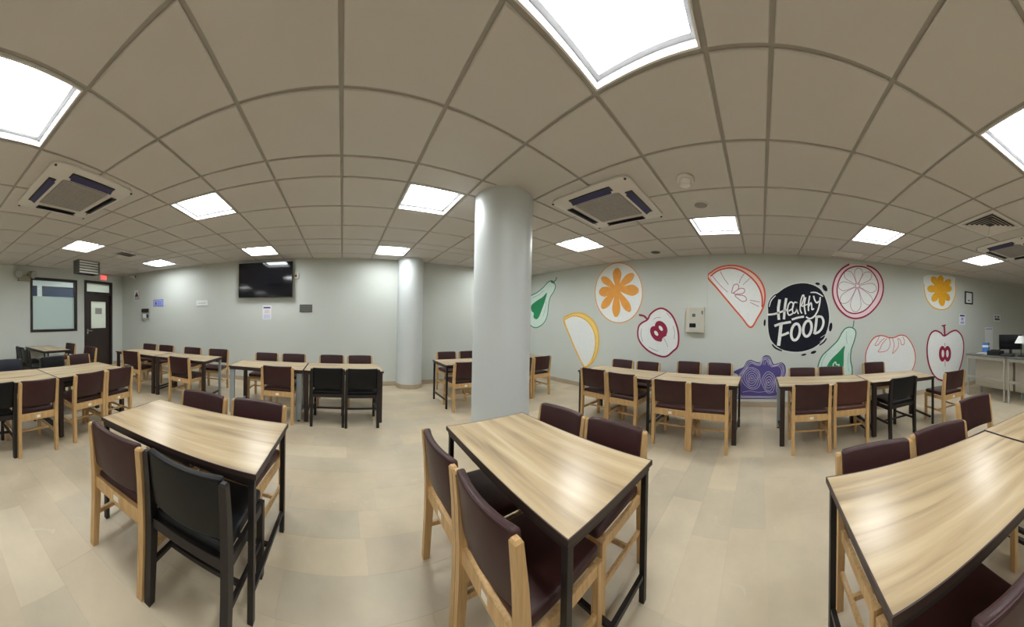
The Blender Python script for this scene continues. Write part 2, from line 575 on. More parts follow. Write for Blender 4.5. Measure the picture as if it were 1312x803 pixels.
# ---- window in the left wall, frosted below and clear above
w = empty('window_1', (LX, (WIN[0] + WIN[1]) / 2, WIN[2])); struct(w)
hw, hh = (WIN[1] - WIN[0]) / 2, WIN[3] - WIN[2]
fr = 0.065
for nm, lo, hi in (('frame_rail', (-0.10, -hw, 0), (0.02, hw, fr)), ('frame_rail', (-0.10, -hw, hh - fr), (0.02, hw, hh)),
                   ('frame_stile', (-0.10, -hw, fr), (0.02, -hw + fr, hh - fr)), ('frame_stile', (-0.10, hw - fr, fr), (0.02, hw, hh - fr))):
    MB().box2(lo, hi, 0.004).build(nm, M['dark_frame'], w)
split = 0.94
MB().box2((-0.055, -hw + fr, fr), (-0.045, hw - fr, split)).build('frosted_pane', M['frost'], w)
MB().box2((-0.055, -hw + fr, split), (-0.047, hw - fr, hh - fr)).build('clear_pane', M['glass'], w)

# corridor seen through the clear strip
cx0, cx1 = LX - 2.0, LX - 0.15
struct(MB().box2((cx0 - 0.1, 1.4, 0), (cx0, 5.6, TOPZ)).build('wall_corridor', M['wall']))
struct(MB().box2((cx0, 1.3, 0), (cx1, 1.4, TOPZ)).build('wall_corridor_end', M['wall']))
struct(MB().box2((cx0, 5.6, 0), (cx1, 5.7, TOPZ)).build('wall_corridor_far', M['wall']))
struct(MB().box2((cx0 - 0.1, 1.3, TOPZ), (cx1, 5.7, TOPZ + 0.1)).build('ceiling_corridor', M['tile']))
struct(MB().box2((cx0 - 0.1, 1.3, -0.12), (LX - 0.21, 5.7, 0)).build('floor_corridor', M['grout']))
for n_, (ya, yb) in enumerate(((2.75, 3.75), (3.95, 5.3))):
    wi = empty('window_%d' % (n_ + 2), (cx0, (ya + yb) / 2, 1.9)); struct(wi)
    h2 = (yb - ya) / 2
    MB().box2((0, -h2, 0.0), (0.03, h2, 0.05)).box2((0, -h2, 0.6), (0.03, h2, 0.65)).box2((0, -h2, 0.05), (0.03, -h2 + 0.05, 0.6)).box2((0, h2 - 0.05, 0.05), (0.03, h2, 0.6)).build('frame', M['dark_frame'], wi)
    MB().box2((0.0, -h2 + 0.05, 0.05), (0.012, h2 - 0.05, 0.6)).build('pane', M['dark_blue_window'], wi)
for yy, lb in ((3.1, 'added unseen lamp lighting the corridor and the frosted window from behind'), (4.9, 'added unseen lamp brightening the pale panes of the dark door from behind')):
    cl = empty('added_corridor_lamp', (LX - 1.0, yy, TOPZ))  # unseen, added so the corridor and the translucent panes come out brighter
    MB().box2((-0.3, -0.3, -0.03), (0.3, 0.3, 0)).build('frame', M['white_frame'], cl)
    MB().box2((-0.27, -0.27, -0.034), (0.27, 0.27, -0.030)).build('diffuser', M['panel'], cl)
    tag(cl, lb, 'lamp')

# ---- door
d = empty('door_1', (LX, (DOOR[0] + DOOR[1]) / 2, 0)); struct(d)
hw = (DOOR[1] - DOOR[0]) / 2; hh = DOOR[3]; jb = 0.075
for s in (-1, 1):
    MB().box2((-0.14, min(s * hw, s * (hw - jb)), 0), (0.025, max(s * hw, s * (hw - jb)), hh), 0.004).build('jamb', M['dark_frame'], d)
MB().box2((-0.14, -hw + jb, hh - 0.07), (0.025, hw - jb, hh), 0.004).build('door_head', M['dark_frame'], d)
MB().box2((-0.14, -hw + jb, 2.13), (0.02, hw - jb, 2.21), 0.004).build('transom_bar', M['dark_frame'], d)
MB().box2((-0.06, -hw + jb, 2.21), (-0.05, hw - jb, hh - 0.07)).build('transom_pane', M['notice'], d)
lf = MB()
pw0, pw1, pz0, pz1 = -0.26, 0.30, 1.14, 1.93
a_, b_ = -hw + jb + 0.003, hw - jb - 0.003
for lo, hi in (((-0.07, a_, 0.008), (-0.025, pw0, 2.125)), ((-0.07, pw1, 0.008), (-0.025, b_, 2.125)),
               ((-0.07, pw0, 0.008), (-0.025, pw1, pz0)), ((-0.07, pw0, pz1), (-0.025, pw1, 2.125))):
    lf.box2(lo, hi)
leaf = lf.build('door_leaf', M['door'], d)
MB().box2((-0.05, pw0, pz0), (-0.042, pw1, pz1)).build('cream_pane', M['notice'], leaf)
MB().box2((-0.042, -0.10, 1.56), (-0.040, 0.15, 1.74)).build('notice_sheet', M['grey_paper'], leaf)
MB().box2((-0.025, a_ + 0.03, 0.98), (-0.018, a_ + 0.075, 1.12), 0.002).bar((0.01, a_ + 0.052, 1.07), (0.01, a_ + 0.19, 1.07), 0.018, 0.018).bar((-0.02, a_ + 0.052, 1.07), (0.018, a_ + 0.052, 1.07), 0.018, 0.018).build('door_handle', M['chrome'], leaf)
MB().box2((-0.035, -hw + jb, 0), (-0.03, hw - jb, 0.01)).build('threshold', M['grout'], d)


# ---- columns
def column(name, x, y, r, label):
    c = empty(name, (x, y, 0))
    MB().lathe([(r, sk), (r, CZ + 0.02)], 64).build('shaft', M['column'], c, True)
    MB().lathe([(r + 0.016, 0), (r + 0.016, sk - 0.004), (r + 0.012, sk)], 64).build('skirting_ring', M['skirting'], c, True)
    c['kind'] = 'structure'
    return tag(c, label, 'column')


column('column', 1.645, 2.41, 0.315, 'thick round white column standing free behind the central table')
column('column', 1.475, 5.68, 0.275, 'round white column half sunk into the back wall')

# ================================================================ CEILING THINGS
lamp_names = {}


def lamp(ix, iy, label):
    x, y = lamp_x[ix] + T / 2, lamp_y[iy] + T / 2
    o = empty('ceiling_lamp', (x, y, CZ))
    tag(o, label, 'lamp', 'square ceiling lamps')
    h = T / 2 - 0.019
    up = 0.06
    for lo, hi in (((-h, -h, -0.002), (h, -h + 0.012, up)), ((-h, h - 0.012, -0.002), (h, h, up)),
                   ((-h, -h + 0.012, -0.002), (-h + 0.012, h - 0.012, up)), ((h - 0.012, -h + 0.012, -0.002), (h, h - 0.012, up))):
        MB().box2(lo, hi).build('recess_side', M['white_frame'], o)
    e, fw = h - 0.012, 0.03
    for lo, hi in (((-e, -e, up - 0.02), (e, -e + fw, up)), ((-e, e - fw, up - 0.02), (e, e, up)),
                   ((-e, -e + fw, up - 0.02), (-e + fw, e - fw, up)), ((e - fw, -e + fw, up - 0.02), (e, e - fw, up))):
        MB().box2(lo, hi, 0.003).build('frame_side', M['lamp_rim'], o)
    MB().box2((-e + fw, -e + fw, up - 0.012), (e - fw, e - fw, up)).build('diffuser', M['panel'], o)


LL = {
    (0, 5): 'small far square lamp nearest the television wall corner by the door',
    (1, 5): 'square lamp just above the wall television',
    (2, 5): 'far square lamp in front of the half-sunk wall column',
    (3, 5): 'square lamp in the far corner, hidden behind the round column',
    (0, 4): 'square lamp in front of the louvred box near the door',
    (1, 4): 'square lamp right of the left air conditioner',
    (2, 4): 'square lamp left of the thick round column',
    (3, 4): 'square lamp over the right of the column, above the orange mural',
    (0, 3): 'square lamp close to the left wall, outside the picture',
    (1, 3): 'large near square lamp at the top left corner',
    (2, 3): 'largest square lamp, overhead at the top centre',
    (3, 3): 'square lamp behind the smoke detector, above the wedge mural',
    (0, 2): 'square lamp behind the camera near the left wall',
    (1, 2): 'square lamp behind the camera, left of centre',
    (2, 2): 'square lamp cut by the right edge of the picture',
    (3, 2): 'square lamp above the ring-shaped grapefruit mural',
    (3, 1): 'square lamp above the yellow flower mural beside the right air conditioner',
    (2, 1): 'square lamp beyond the right edge before the steel counter',
    (1, 1): 'square lamp far behind the camera, left of centre',
    (0, 1): 'square lamp far behind the camera near the left wall',
}
for (ix, iy), lb in LL.items():
    lamp(ix, iy, lb)


def cassette(x, y, label, rz=0.0):
    o = empty('air_conditioner', (x, y, CZ), rz)
    tag(o, label, 'air conditioner', 'ceiling cassette air conditioners')
    h = 0.475
    # panel: a square ring with a dished middle
    mb = MB()
    def sq(s, z, rad):
        pts = []
        for cx_, cy_, a0 in ((1, 1, 0), (-1, 1, 90), (-1, -1, 180), (1, -1, 270)):
            for k in range(5):
                a = R(a0 + 90 * k / 4)
                pts.append((cx_ * (s - rad) + rad * math.cos(a), cy_ * (s - rad) + rad * math.sin(a), z))
        return pts
    rings = [sq(h, -0.003, 0.09), sq(h, -0.02, 0.09), sq(h - 0.015, -0.032, 0.085), sq(0.30, -0.040, 0.04), sq(0.285, -0.040, 0.04), sq(0.28, -0.03, 0.035)]
    rv = [[mb.bm.verts.new(p) for p in rg] for rg in rings]
    for A, B in zip(rv, rv[1:]):
        n = len(A)
        for k in range(n):
            mb.bm.faces.new((A[k], A[(k + 1) % n], B[(k + 1) % n], B[k]))
    mb.bm.faces.new(rv[0]); mb.bm.faces.new(rv[-1])
    mb.build('panel', M['ac'], o, True)
    ig = MB().box((0, 0, -0.034), (0.54, 0.54, 0.016), None, 0.006)
    gr = ig.build('intake_grille', M['ac_grille'], o)
    gb = MB()
    for k in range(-9, 10):
        gb.box((k * 0.027, 0, -0.0425), (0.004, 0.52, 0.003))
    gb.build('grille_ribs', M['grey_grille'], gr)
    for k in range(4):
        rot = Matrix.Rotation(R(90 * k), 3, 'Z')
        c = rot @ Vector((0, 0.372, -0.0385))
        MB().box(c, (0.50, 0.078, 0.012), rot, 0.003).build('outlet_slot', M['ac_slot'], o)
        tilt = rot @ Matrix.Rotation(R(30), 3, 'X')
        MB().box(rot @ Vector((0, 0.372, -0.054)), (0.485, 0.066, 0.004), tilt).build('louvre_flap', M['ac_flap'], o)
    for sx in (-1, 1):
        for sy in (-1, 1):
            MB().cyl((sx * (h - 0.03), sy * (h - 0.03), -0.03), (sx * (h - 0.03), sy * (h - 0.03), -0.037), 0.012, seg=12).build('screw_cap', M['ac_slot'], o)
    return o


cassette(-2.46, 1.54, 'white ceiling cassette air conditioner in the left part of the ceiling')
cassette(2.50, 1.62, 'white ceiling cassette air conditioner right of the round column', R(0))
cassette(2.56, -3.62, 'white ceiling cassette air conditioner cut by the right edge of the picture')

# square louvred diffuser in a tile
a, b_, c, d_ = DIFF
o = empty('air_diffuser', ((a + b_) / 2, (c + d_) / 2, CZ))
tag(o, 'square white air diffuser with nested louvres beside the right air conditioner', 'vent')
h = T / 2 - 0.01
for lo, hi in (((-h, -h, -0.008), (h, -h + 0.05, 0.012)), ((-h, h - 0.05, -0.008), (h, h, 0.012)), ((-h, -h + 0.05, -0.008), (-h + 0.05, h - 0.05, 0.012)), ((h - 0.05, -h + 0.05, -0.008), (h, h - 0.05, 0.012))):
    MB().box2(lo, hi, 0.003).build('frame_side', M['ac'], o)
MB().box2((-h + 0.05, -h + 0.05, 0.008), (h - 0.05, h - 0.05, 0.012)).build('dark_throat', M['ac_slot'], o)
for k in range(5):
    s = h - 0.065 - k * 0.045
    mb = MB()
    for rz in range(4):
        rot = Matrix.Rotation(R(90 * rz), 3, 'Z')
        mb.box(rot @ Vector((0, s, -0.004)), (2 * s, 0.026, 0.004), rot @ Matrix.Rotation(R(-28), 3, 'X'))
    mb.build('louvre_ring', M['ac'], o)


def slot_vent(x, y, sx, sy, label):
    o = empty('slot_vent', (x, y, CZ)); tag(o, label, 'vent')
    t = 0.03
    for lo, hi in (((-sx / 2, -sy / 2, -0.012), (sx / 2, -sy / 2 + t, 0)), ((-sx / 2, sy / 2 - t, -0.012), (sx / 2, sy / 2, 0)),
                   ((-sx / 2, -sy / 2 + t, -0.012), (-sx / 2 + t, sy / 2 - t, 0)), ((sx / 2 - t, -sy / 2 + t, -0.012), (sx / 2, sy / 2 - t, 0))):
        MB().box2(lo, hi).build('frame_side', M['ac'], o)
    MB().box2((-sx / 2 + t, -sy / 2 + t, -0.002), (sx / 2 - t, sy / 2 - t, 0)).build('backing', M['ac_slot'], o)
    n = 5
    for k in range(n):
        xx = -sx / 2 + t + (k + 0.5) * (sx - 2 * t) / n
        MB().box((xx, 0, -0.008), (0.03, sy - 2 * t, 0.003), Matrix.Rotation(R(30), 3, 'Y')).build('slat', M['ac'], o)


slot_vent(4.52, -1.52, 0.3, 0.52, 'small slatted ceiling vent close above the grapefruit mural')
slot_vent(-4.05, 3.83, 0.3, 0.5, 'small slatted ceiling vent near the louvred box by the door')

o = empty('smoke_detector', (2.287, 0.687, CZ)); tag(o, 'round white smoke detector on the ceiling right of the air conditioner', 'detector')
MB().lathe([(0.082, 0), (0.085, -0.016), (0.076, -0.03)], 32).build('base', M['ac'], o, True)
MB().lathe([(0.056, -0.03), (0.056, -0.052), (0.046, -0.068), (0.012, -0.074)], 32).build('sensor_head', M['white_frame'], o, True)
o = empty('ceiling_speaker', (2.825, 0.665, CZ)); tag(o, 'flat round grey ceiling speaker beside the smoke detector', 'speaker')
MB().lathe([(0.085, 0), (0.085, -0.006), (0.076, -0.009)], 32).build('rim', M['ac'], o, True)
MB().lathe([(0.074, -0.009), (0.06, -0.012), (0.01, -0.013)], 32).build('grille', M['grey_grille'], o, True)
o = empty('ceiling_speaker', (4.44, 1.87, CZ)); tag(o, 'small round grey speaker on the ceiling next to the mural wall', 'speaker')
MB().lathe([(0.09, 0), (0.09, -0.006), (0.08, -0.009)], 32).build('rim', M['grey_grille'], o, True)
MB().lathe([(0.078, -0.009), (0.06, -0.012), (0.01, -0.013)], 32).build('grille', M['ac_slot'], o, True)

# ================================================================ FURNITURE
TH = 0.725
TLEN, TDEP = 1.08, 0.66


def table(x, y, rz, label, legs='thin', styles=None, group='wood-topped canteen tables', tl=TLEN, td=TDEP, bar=False):
    """long side along local X"""
    o = empty('dining_table', (x, y, 0), rz); tag(o, label, 'table', group)
    L, D = tl / 2, td / 2
    MB().box2((-L + 0.004, -D + 0.004, TH - 0.022), (L - 0.004, D - 0.004, TH)).build('tabletop', M['laminate'], o)
    e = 0.0055
    for lo, hi in (((-L, -D, TH - 0.024), (L, -D + e, TH + 0.0006)), ((-L, D - e, TH - 0.024), (L, D, TH + 0.0006)),
                   ((-L, -D + e, TH - 0.024), (-L + e, D - e, TH + 0.0006)), ((L - e, -D + e, TH - 0.024), (L, D - e, TH + 0.0006))):
        MB().box2(lo, hi).build('edge_band', M['edge'], o)
    i = 0.012
    for lo, hi in (((-L + i, -D + i, TH - 0.052), (L - i, -D + i + 0.025, TH - 0.024)), ((-L + i, D - i - 0.025, TH - 0.052), (L - i, D - i, TH - 0.024)),
                   ((-L + i, -D + i + 0.025, TH - 0.052), (-L + i + 0.025, D - i - 0.025, TH - 0.024)), ((L - i - 0.025, -D + i + 0.025, TH - 0.052), (L - i, D - i - 0.025, TH - 0.024))):
        MB().box2(lo, hi).build('apron', M['edge'] if legs != 'thin' else M['black_steel'], o)
    k = 0
    for sx in (-1, 1):
        for sy in (-1, 1):
            st = (styles or {}).get((sx, sy), legs)
            lw, ld, mt = {'thin': (0.03, 0.03, 'black_steel'), 'brown': (0.058, 0.05, 'brown_leg'), 'grey': (0.075, 0.04, 'grey_leg'), 'post': (0.042, 0.042, 'grey_leg')}[st]
            cx_, cy_ = sx * (L - i - lw / 2 - 0.002), sy * (D - i - ld / 2 - 0.002)
            foot = 0.0 if st in ('thin', 'brown') else 0.018
            lg = MB().box2((cx_ - lw / 2, cy_ - ld / 2, foot), (cx_ + lw / 2, cy_ + ld / 2, TH - 0.05), 0.003).build('leg', M[mt], o)
            if foot:
                MB().cyl((cx_, cy_, 0), (cx_, cy_, 0.02), 0.02, seg=12).build('foot', M['black_plastic'], lg)
    if legs == 'thin':
        if bar:
            MB().box2((-L + 0.04, -0.011, 0.132), (L - 0.04, 0.011, 0.15)).build('long_stretcher', M['black_steel'], o)
        for sx in (-1, 1):
            cx_ = sx * (L - i - 0.017)
            MB().box2((cx_ - 0.011, -D + 0.05, 0.13), (cx_ + 0.011, D - 0.05, 0.152)).build('end_stretcher', M['black_steel'], o)
    else:
        for sx in (-1, 1):
            cx_ = sx * (L - 0.045)
            MB().box2((cx_ - 0.015, -D + 0.07, 0.09), (cx_ + 0.015, D - 0.07, 0.115)).build('end_stretcher', M['black_steel'] if legs == 'brown' else M['grey_leg'], o)
    return o


H90 = R(90)
table(-0.923, 1.467, R(-1.8), 'ash-topped table with thin black legs, nearest on the left', tl=1.12, td=0.63, bar=True)
table(1.002, 1.105, R(88.2), 'ash-topped table with thin black legs in the centre foreground, before the round column', tl=1.10, td=0.64, bar=True)
table(0.915, -0.86, R(90), 'large ash-topped table filling the bottom right corner')
table(0.935, -1.95, R(90), 'ash-topped table at the right edge joined to the one in the corner')
table(-3.09, 0.96, R(90), 'ash-topped table cut by the left edge of the picture', tl=1.12)
table(-3.09, 2.07, R(90), 'ash-topped table with dark brown legs, second from the left edge', 'brown')
table(-5.70, 2.82, 0, 'small far table under the frosted window')
table(-3.79, 4.13, 0, 'far table nearest the dark door', 'brown')
table(-2.69, 4.13, 0, 'far table under the small white wall sign', 'brown', {(1, 1): 'post'})
table(-1.10, 3.99, 0, 'table with flat grey steel legs below the television', 'grey', {(-1, 1): 'brown'}, tl=1.12)
table(0.03, 3.99, 0, 'table with two black chairs in front, before the back wall', 'brown', tl=1.12)
table(2.245, 4.33, 0, 'table with thin black legs left behind the round column', tl=1.17)
table(3.43, 4.33, 0, 'table hidden behind the round column, toward the mural wall', tl=1.18)
table(3.55, 2.01, R(90), 'table below the yellow lemon wedge mural', tl=1.20)
table(3.55, 0.83, R(90), 'table below the magenta apple mural and meter box', 'thin', {(-1, 1): 'brown'}, tl=1.14)
table(3.55, -0.84, R(90), 'table right of the purple cabbage mural, below the lettered badge', 'brown', {(1, -1): 'post'}, tl=1.2)
table(3.55, -1.97, R(90), 'table below the tomato mural', 'brown', {(-1, 1): 'thin'}, tl=1.04)

# ---- chairs: seat centre at the origin, facing local +Y
chair_parts = {}


def soft_box(w, d_, h, r, cuts, fn):
    bm = bmesh.new()
    bmesh.ops.create_cube(bm, size=1.0, matrix=Matrix.Diagonal((w, d_, h, 1)))
    for k in range(1, cuts):
        x = -w / 2 + w * k / cuts
        bmesh.ops.bisect_plane(bm, geom=bm.verts[:] + bm.edges[:] + bm.faces[:], plane_co=(x, 0, 0), plane_no=(1, 0, 0))
    es = [e for e in bm.edges if len(e.link_faces) == 2 and e.calc_face_angle(0) > 0.5]
    bmesh.ops.bevel(bm, geom=es, offset=r, segments=3, affect='EDGES', profile=0.5)
    for v in bm.verts:
        v.co = fn(v.co.copy())
    mb = MB(); mb.bm.free(); mb.bm = bm
    return mb


BW, BH = 0.405, 0.275


def chair_protos(kind):
    fm, vm = {'maroon': ('wood', 'maroon'), 'russet': ('wood', 'russet'), 'black': ('dark_wood', 'black_vinyl'), 'navy': ('dark_wood', 'navy_vinyl')}[kind]
    FM, VM = M[fm], M[vm]
    P = []
    px_ = 0.2125
    for s in (-1, 1):
        MBl = MB()
        # rear post: foot to top, bent at the seat and tapering
        pr = [(0.0, -0.228, 0.036, 0.040), (0.30, -0.214, 0.037, 0.048), (0.45, -0.214, 0.037, 0.050), (0.62, -0.228, 0.036, 0.042), (0.772, -0.248, 0.034, 0.034), (0.783, -0.249, 0.022, 0.022)]
        rings = []
        for z, y, w, d_ in pr:
            rings.append([MBl.bm.verts.new((s * px_ + a * w / 2, y + b * d_ / 2, z)) for a, b in ((-1, -1), (1, -1), (1, 1), (-1, 1))])
        for A, B in zip(rings, rings[1:]):
            for k in range(4):
                MBl.bm.faces.new((A[k], A[(k + 1) % 4], B[(k + 1) % 4], B[k]))
        MBl.bm.faces.new(list(reversed(rings[0]))); MBl.bm.faces.new(rings[-1])
        P.append(('leg', MBl.mesh('rear_leg', FM), None))
    for s in (-1, 1):
        P.append(('leg', MB().box2((s * 0.205 - 0.018, 0.182, 0), (s * 0.205 + 0.018, 0.218, 0.425), 0.003).mesh('front_leg', FM), None))
    P.append(('back_rail', MB().box2((-0.195, -0.226, 0.370 if fm == 'wood' else 0.394), (0.195, -0.192, 0.440), 0.003).mesh('back_rail', FM), None))
    P.append(('front_rail', MB().box2((-0.187, 0.190, 0.375), (0.187, 0.212, 0.425), 0.003).mesh('front_rail', FM), None))
    for s in (-1, 1):
        P.append(('side_rail', MB().box2((s * 0.207 - 0.011, -0.19, 0.375), (s * 0.207 + 0.011, 0.182, 0.425), 0.003).mesh('side_rail', FM), None))
        P.append(('side_stretcher', MB().box2((s * 0.207 - 0.010, -0.20, 0.19), (s * 0.207 + 0.010, 0.184, 0.216), 0.003).mesh('side_stretcher', FM), None))
    P.append(('cross_stretcher', MB().box2((-0.198, -0.075, 0.192), (0.198, -0.055, 0.214), 0.003).mesh('cross_stretcher', FM), None))

    def seat_fn(v):
        t = max(0.0, 1 - (v.x / 0.2) ** 2) * max(0.0, 1 - (v.y / 0.21) ** 2)
        return Vector((v.x, v.y + 0.012, v.z + 0.452 + (0.014 * t if v.z > 0 else 0)))
    sm = soft_box(0.40, 0.425, 0.052, 0.018, 6, seat_fn)
    P.append(('seat', sm.mesh('seat', VM, True), None))

    def curve(x):
        return -0.245 - 0.030 * (1 - (x / (BW / 2)) ** 2)

    def back_fn(v):
        lean = -(v.z) * 0.13
        return Vector((v.x, v.y + curve(v.x) + 0.026 + lean, v.z + 0.658))
    bk = soft_box(BW, 0.042, BH, 0.014, 8, back_fn)
    P.append(('backrest', bk.mesh('backrest', VM, True), None))
    n = 12
    for sy in (-1,):
        pts = []
        for k in range(n + 1):
            x = -BW / 2 + 0.012 + (BW - 0.024) * k / n
            zz = BH / 2 - 0.004
            pts.append((x, sy * 0.0165 + curve(x) + 0.026 - zz * 0.13, zz + 0.658))
        P.append(('piping', MB().tube(pts, 0.0035).mesh('piping', VM, True), 'backrest'))
    return P


def chair(kind, x, y, rz, label, group, sticker=False):
    if kind not in chair_parts:
        chair_parts[kind] = chair_protos(kind)
    o = empty('dining_chair', (x, y, 0), rz)
    tag(o, label, 'chair', group)
    made = {}
    for nm, me, par in chair_parts[kind]:
        made[nm] = link(bpy.data.objects.new(nm, me), made.get(par, o))
    if sticker:
        if 'st' not in chair_parts:
            chair_parts['st'] = MB().box((0, -0.2268, 0.404), (0.042, 0.0012, 0.03)).mesh('sticker', M['sticker'])
        link(bpy.data.objects.new('sticker', chair_parts['st']), o)['label'] = 'white inventory sticker'
    return o


E_, W_, N_, S_ = -H90, H90, 0.0, math.pi          # facing +X, -X, +Y, -Y
G = {k: 'chairs around ' + v for k, v in dict(
    t1='the near left table', t2='the central table', t3='the right corner tables', tf='the left edge tables', tg='the table under the window',
    ta='the far left tables', tb='the tables below the television', tc='the tables behind the column', td='the tables below the apple mural', te='the tables below the lettered badge').items()}
CH = [
    ('maroon', -1.12, 1.215, R(-2), 'maroon chair with pale wood frame, nearest on the left beside a black one', 't1', 1),
    ('black', -0.645, 1.205, R(-3), 'large near black chair tucked in at the left table', 't1', 0),
    ('maroon', -1.15, 1.735, S_ + R(-5), 'maroon chair on the far side of the near left table, left of two', 't1', 0),
    ('maroon', -0.66, 1.72, S_ + R(-6), 'maroon chair on the far side of the near left table, right of two', 't1', 0),
    ('maroon', 0.75, 1.312, E_, 'maroon chair at the central table, left side, farther back', 't2', 1),
    ('maroon', 0.75, 0.846, E_, 'maroon chair at the central table, left side, nearest the viewer', 't2', 1),
    ('maroon', 1.25, 1.365, W_, 'maroon chair at the central table, right side, by the column', 't2', 0),
    ('maroon', 1.252, 0.895, W_, 'maroon chair at the central table, right side, nearer the viewer', 't2', 0),
    ('maroon', 1.10, -0.63, W_, 'maroon chair behind the bottom right table, leftmost of three', 't3', 0),
    ('maroon', 1.14, -1.11, W_, 'maroon chair behind the bottom right table, middle of three', 't3', 0),
    ('maroon', 1.51, -1.83, W_ + R(3), 'maroon chair pulled out from the right edge table, gap below its backrest', 't3', 0),
    ('maroon', 0.645, -0.63, E_, 'dark maroon chair back at the bottom right corner', 't3', 0),
    ('black', -2.80, 0.692, W_, 'black chair cut by the left edge of the picture', 'tf', 0),
    ('maroon', -2.77, 1.16, W_, 'maroon chair beside the black one at the left edge', 'tf', 1),
    ('maroon', -2.80, 1.845, W_, 'maroon chair at the left table, second from its right end', 'tf', 1),
    ('maroon', -2.80, 2.312, W_, 'maroon chair at the right end of the left table', 'tf', 1),
    ('navy', -3.72, 1.28, E_, 'navy blue chair back behind the left edge table', 'tf', 0),
    ('black', -3.72, 2.06, E_, 'black chair back behind the left table, next to a maroon one', 'tf', 0),
    ('maroon', -3.72, 2.60, E_, 'maroon chair back behind the left table near the door', 'tf', 0),
    ('black', -5.66, 2.37, N_, 'far black chair against the left wall below the window', 'tg', 0),
    ('black', -5.03, 2.25, N_, 'far black chair, second from the left wall, below the window', 'tg', 0),
    ('maroon', -5.83, 3.34, S_, 'far maroon chair behind the table under the window', 'tg', 0),
    ('maroon', -4.86, 3.26, S_, 'far maroon chair in front of the dark door', 'tg', 0),
    ('maroon', -3.72, 3.88, R(3), 'maroon chair before the far table nearest the door', 'ta', 0),
    ('maroon', -2.53, 3.86, R(-4), 'maroon chair before the far table under the white wall sign', 'ta', 1),
    ('maroon', -4.40, 4.76, S_, 'leftmost maroon chair along the back wall', 'ta', 0),
    ('maroon', -3.88, 4.76, S_, 'second maroon chair from the left along the back wall', 'ta', 0),
    ('maroon', -3.13, 4.74, S_, 'third maroon chair from the left along the back wall', 'ta', 0),
    ('maroon', -2.48, 4.76, S_ + R(5), 'maroon chair along the back wall, left of the grey-legged table', 'ta', 0),
    ('maroon', -0.87, 3.765, N_, 'maroon chair before the grey-legged table, left of two black chairs', 'tb', 1),
    ('black', -0.183, 3.77, N_, 'black chair before the back wall tables, left of a black pair', 'tb', 0),
    ('black', 0.282, 3.745, N_, 'black chair before the back wall tables, right of a black pair', 'tb', 0),
    ('maroon', -1.40, 4.60, S_, 'maroon chair behind the grey-legged table, left one', 'tb', 0),
    ('maroon', -0.88, 4.60, S_, 'maroon chair behind the grey-legged table, right one', 'tb', 0),
    ('maroon', -0.18, 4.60, S_, 'maroon chair facing the black pair across the table, left one', 'tb', 0),
    ('maroon', 0.33, 4.58, S_, 'maroon chair facing the black pair across the table, right one', 'tb', 0),
    ('maroon', 1.95, 4.07, N_, 'maroon chair cut by the left side of the round column', 'tc', 1),
    ('maroon', 2.19, 5.03, S_, 'maroon chair right of the half-sunk column, behind its table', 'tc', 0),
    ('maroon', 2.71, 5.03, S_, 'maroon chair mostly hidden behind the left side of the round column', 'tc', 0),
    ('maroon', 3.12, 4.07, N_, 'maroon chair peeking out from the right side of the round column', 'tc', 0),
    ('maroon', 3.61, 4.08, N_, 'maroon chair just right of the round column below the avocado mural', 'tc', 0),
    ('maroon', 3.40, 2.27, E_, 'maroon chair on the near side, leftmost below the lemon wedge mural', 'td', 0),
    ('maroon', 3.34, 1.77, E_, 'maroon chair on the near side, second from left in the mural row', 'td', 0),
    ('maroon', 3.24, 1.045, E_, 'maroon chair on the near side, third from left in the mural row', 'td', 1),
    ('maroon', 3.22, 0.577, E_, 'maroon chair on the near side, left of the purple cabbage mural', 'td', 0),
    ('maroon', 4.10, 2.45, W_, 'maroon chair by the mural wall below the orange flower mural', 'td', 0),
    ('maroon', 4.10, 1.93, W_, 'maroon chair by the mural wall left of the magenta apple', 'td', 0),
    ('maroon', 4.48, 1.28, W_, 'maroon chair by the mural wall under the meter box, left one', 'td', 0),
    ('maroon', 4.48, 0.71, W_, 'maroon chair by the mural wall between meter box and cabbage', 'td', 0),
    ('maroon', 3.24, -0.60, E_, 'maroon chair on the near side just right of the purple cabbage', 'te', 1),
    ('russet', 3.31, -1.11, E_, 'reddish brown chair on the near side of the right mural table', 'te', 0),
    ('black', 3.31, -1.80, E_ + R(10), 'black chair in front of the tomato mural', 'te', 0),
    ('maroon', 3.31, -2.73, E_ + R(4), 'maroon chair in front of the red apple outline mural', 'te', 1),
    ('maroon', 4.04, -0.69, W_, 'maroon chair by the mural wall under the lettered badge', 'te', 0),
    ('maroon', 4.09, -1.18, W_, 'maroon chair by the mural wall in front of the green pear', 'te', 0),
    ('maroon', 4.44, -2.13, W_, 'maroon chair against the tomato mural', 'te', 0),
]
for kind, x, y, rz, lb, gk, st in CH:
    chair(kind, x, y, rz, lb, G[gk], bool(st))

# ================================================================ THINGS ON THE BACK WALL
def wall_panel(name, px0, py0, px1, py1, depth, mat, label, cat, bevel=0.004):
    """a flat thing on the back wall between two pixels"""
    p, q = on_y(px0, py0, BY), on_y(px1, py1, BY)
    o = empty(name, ((p.x + q.x) / 2, BY, q.z)); tag(o, label, cat)
    w, h = (q.x - p.x), p.z - q.z
    MB().box2((-w / 2, -depth, 0), (w / 2, -0.0005, h), bevel).build('body', M[mat], o)
    return o, w, h


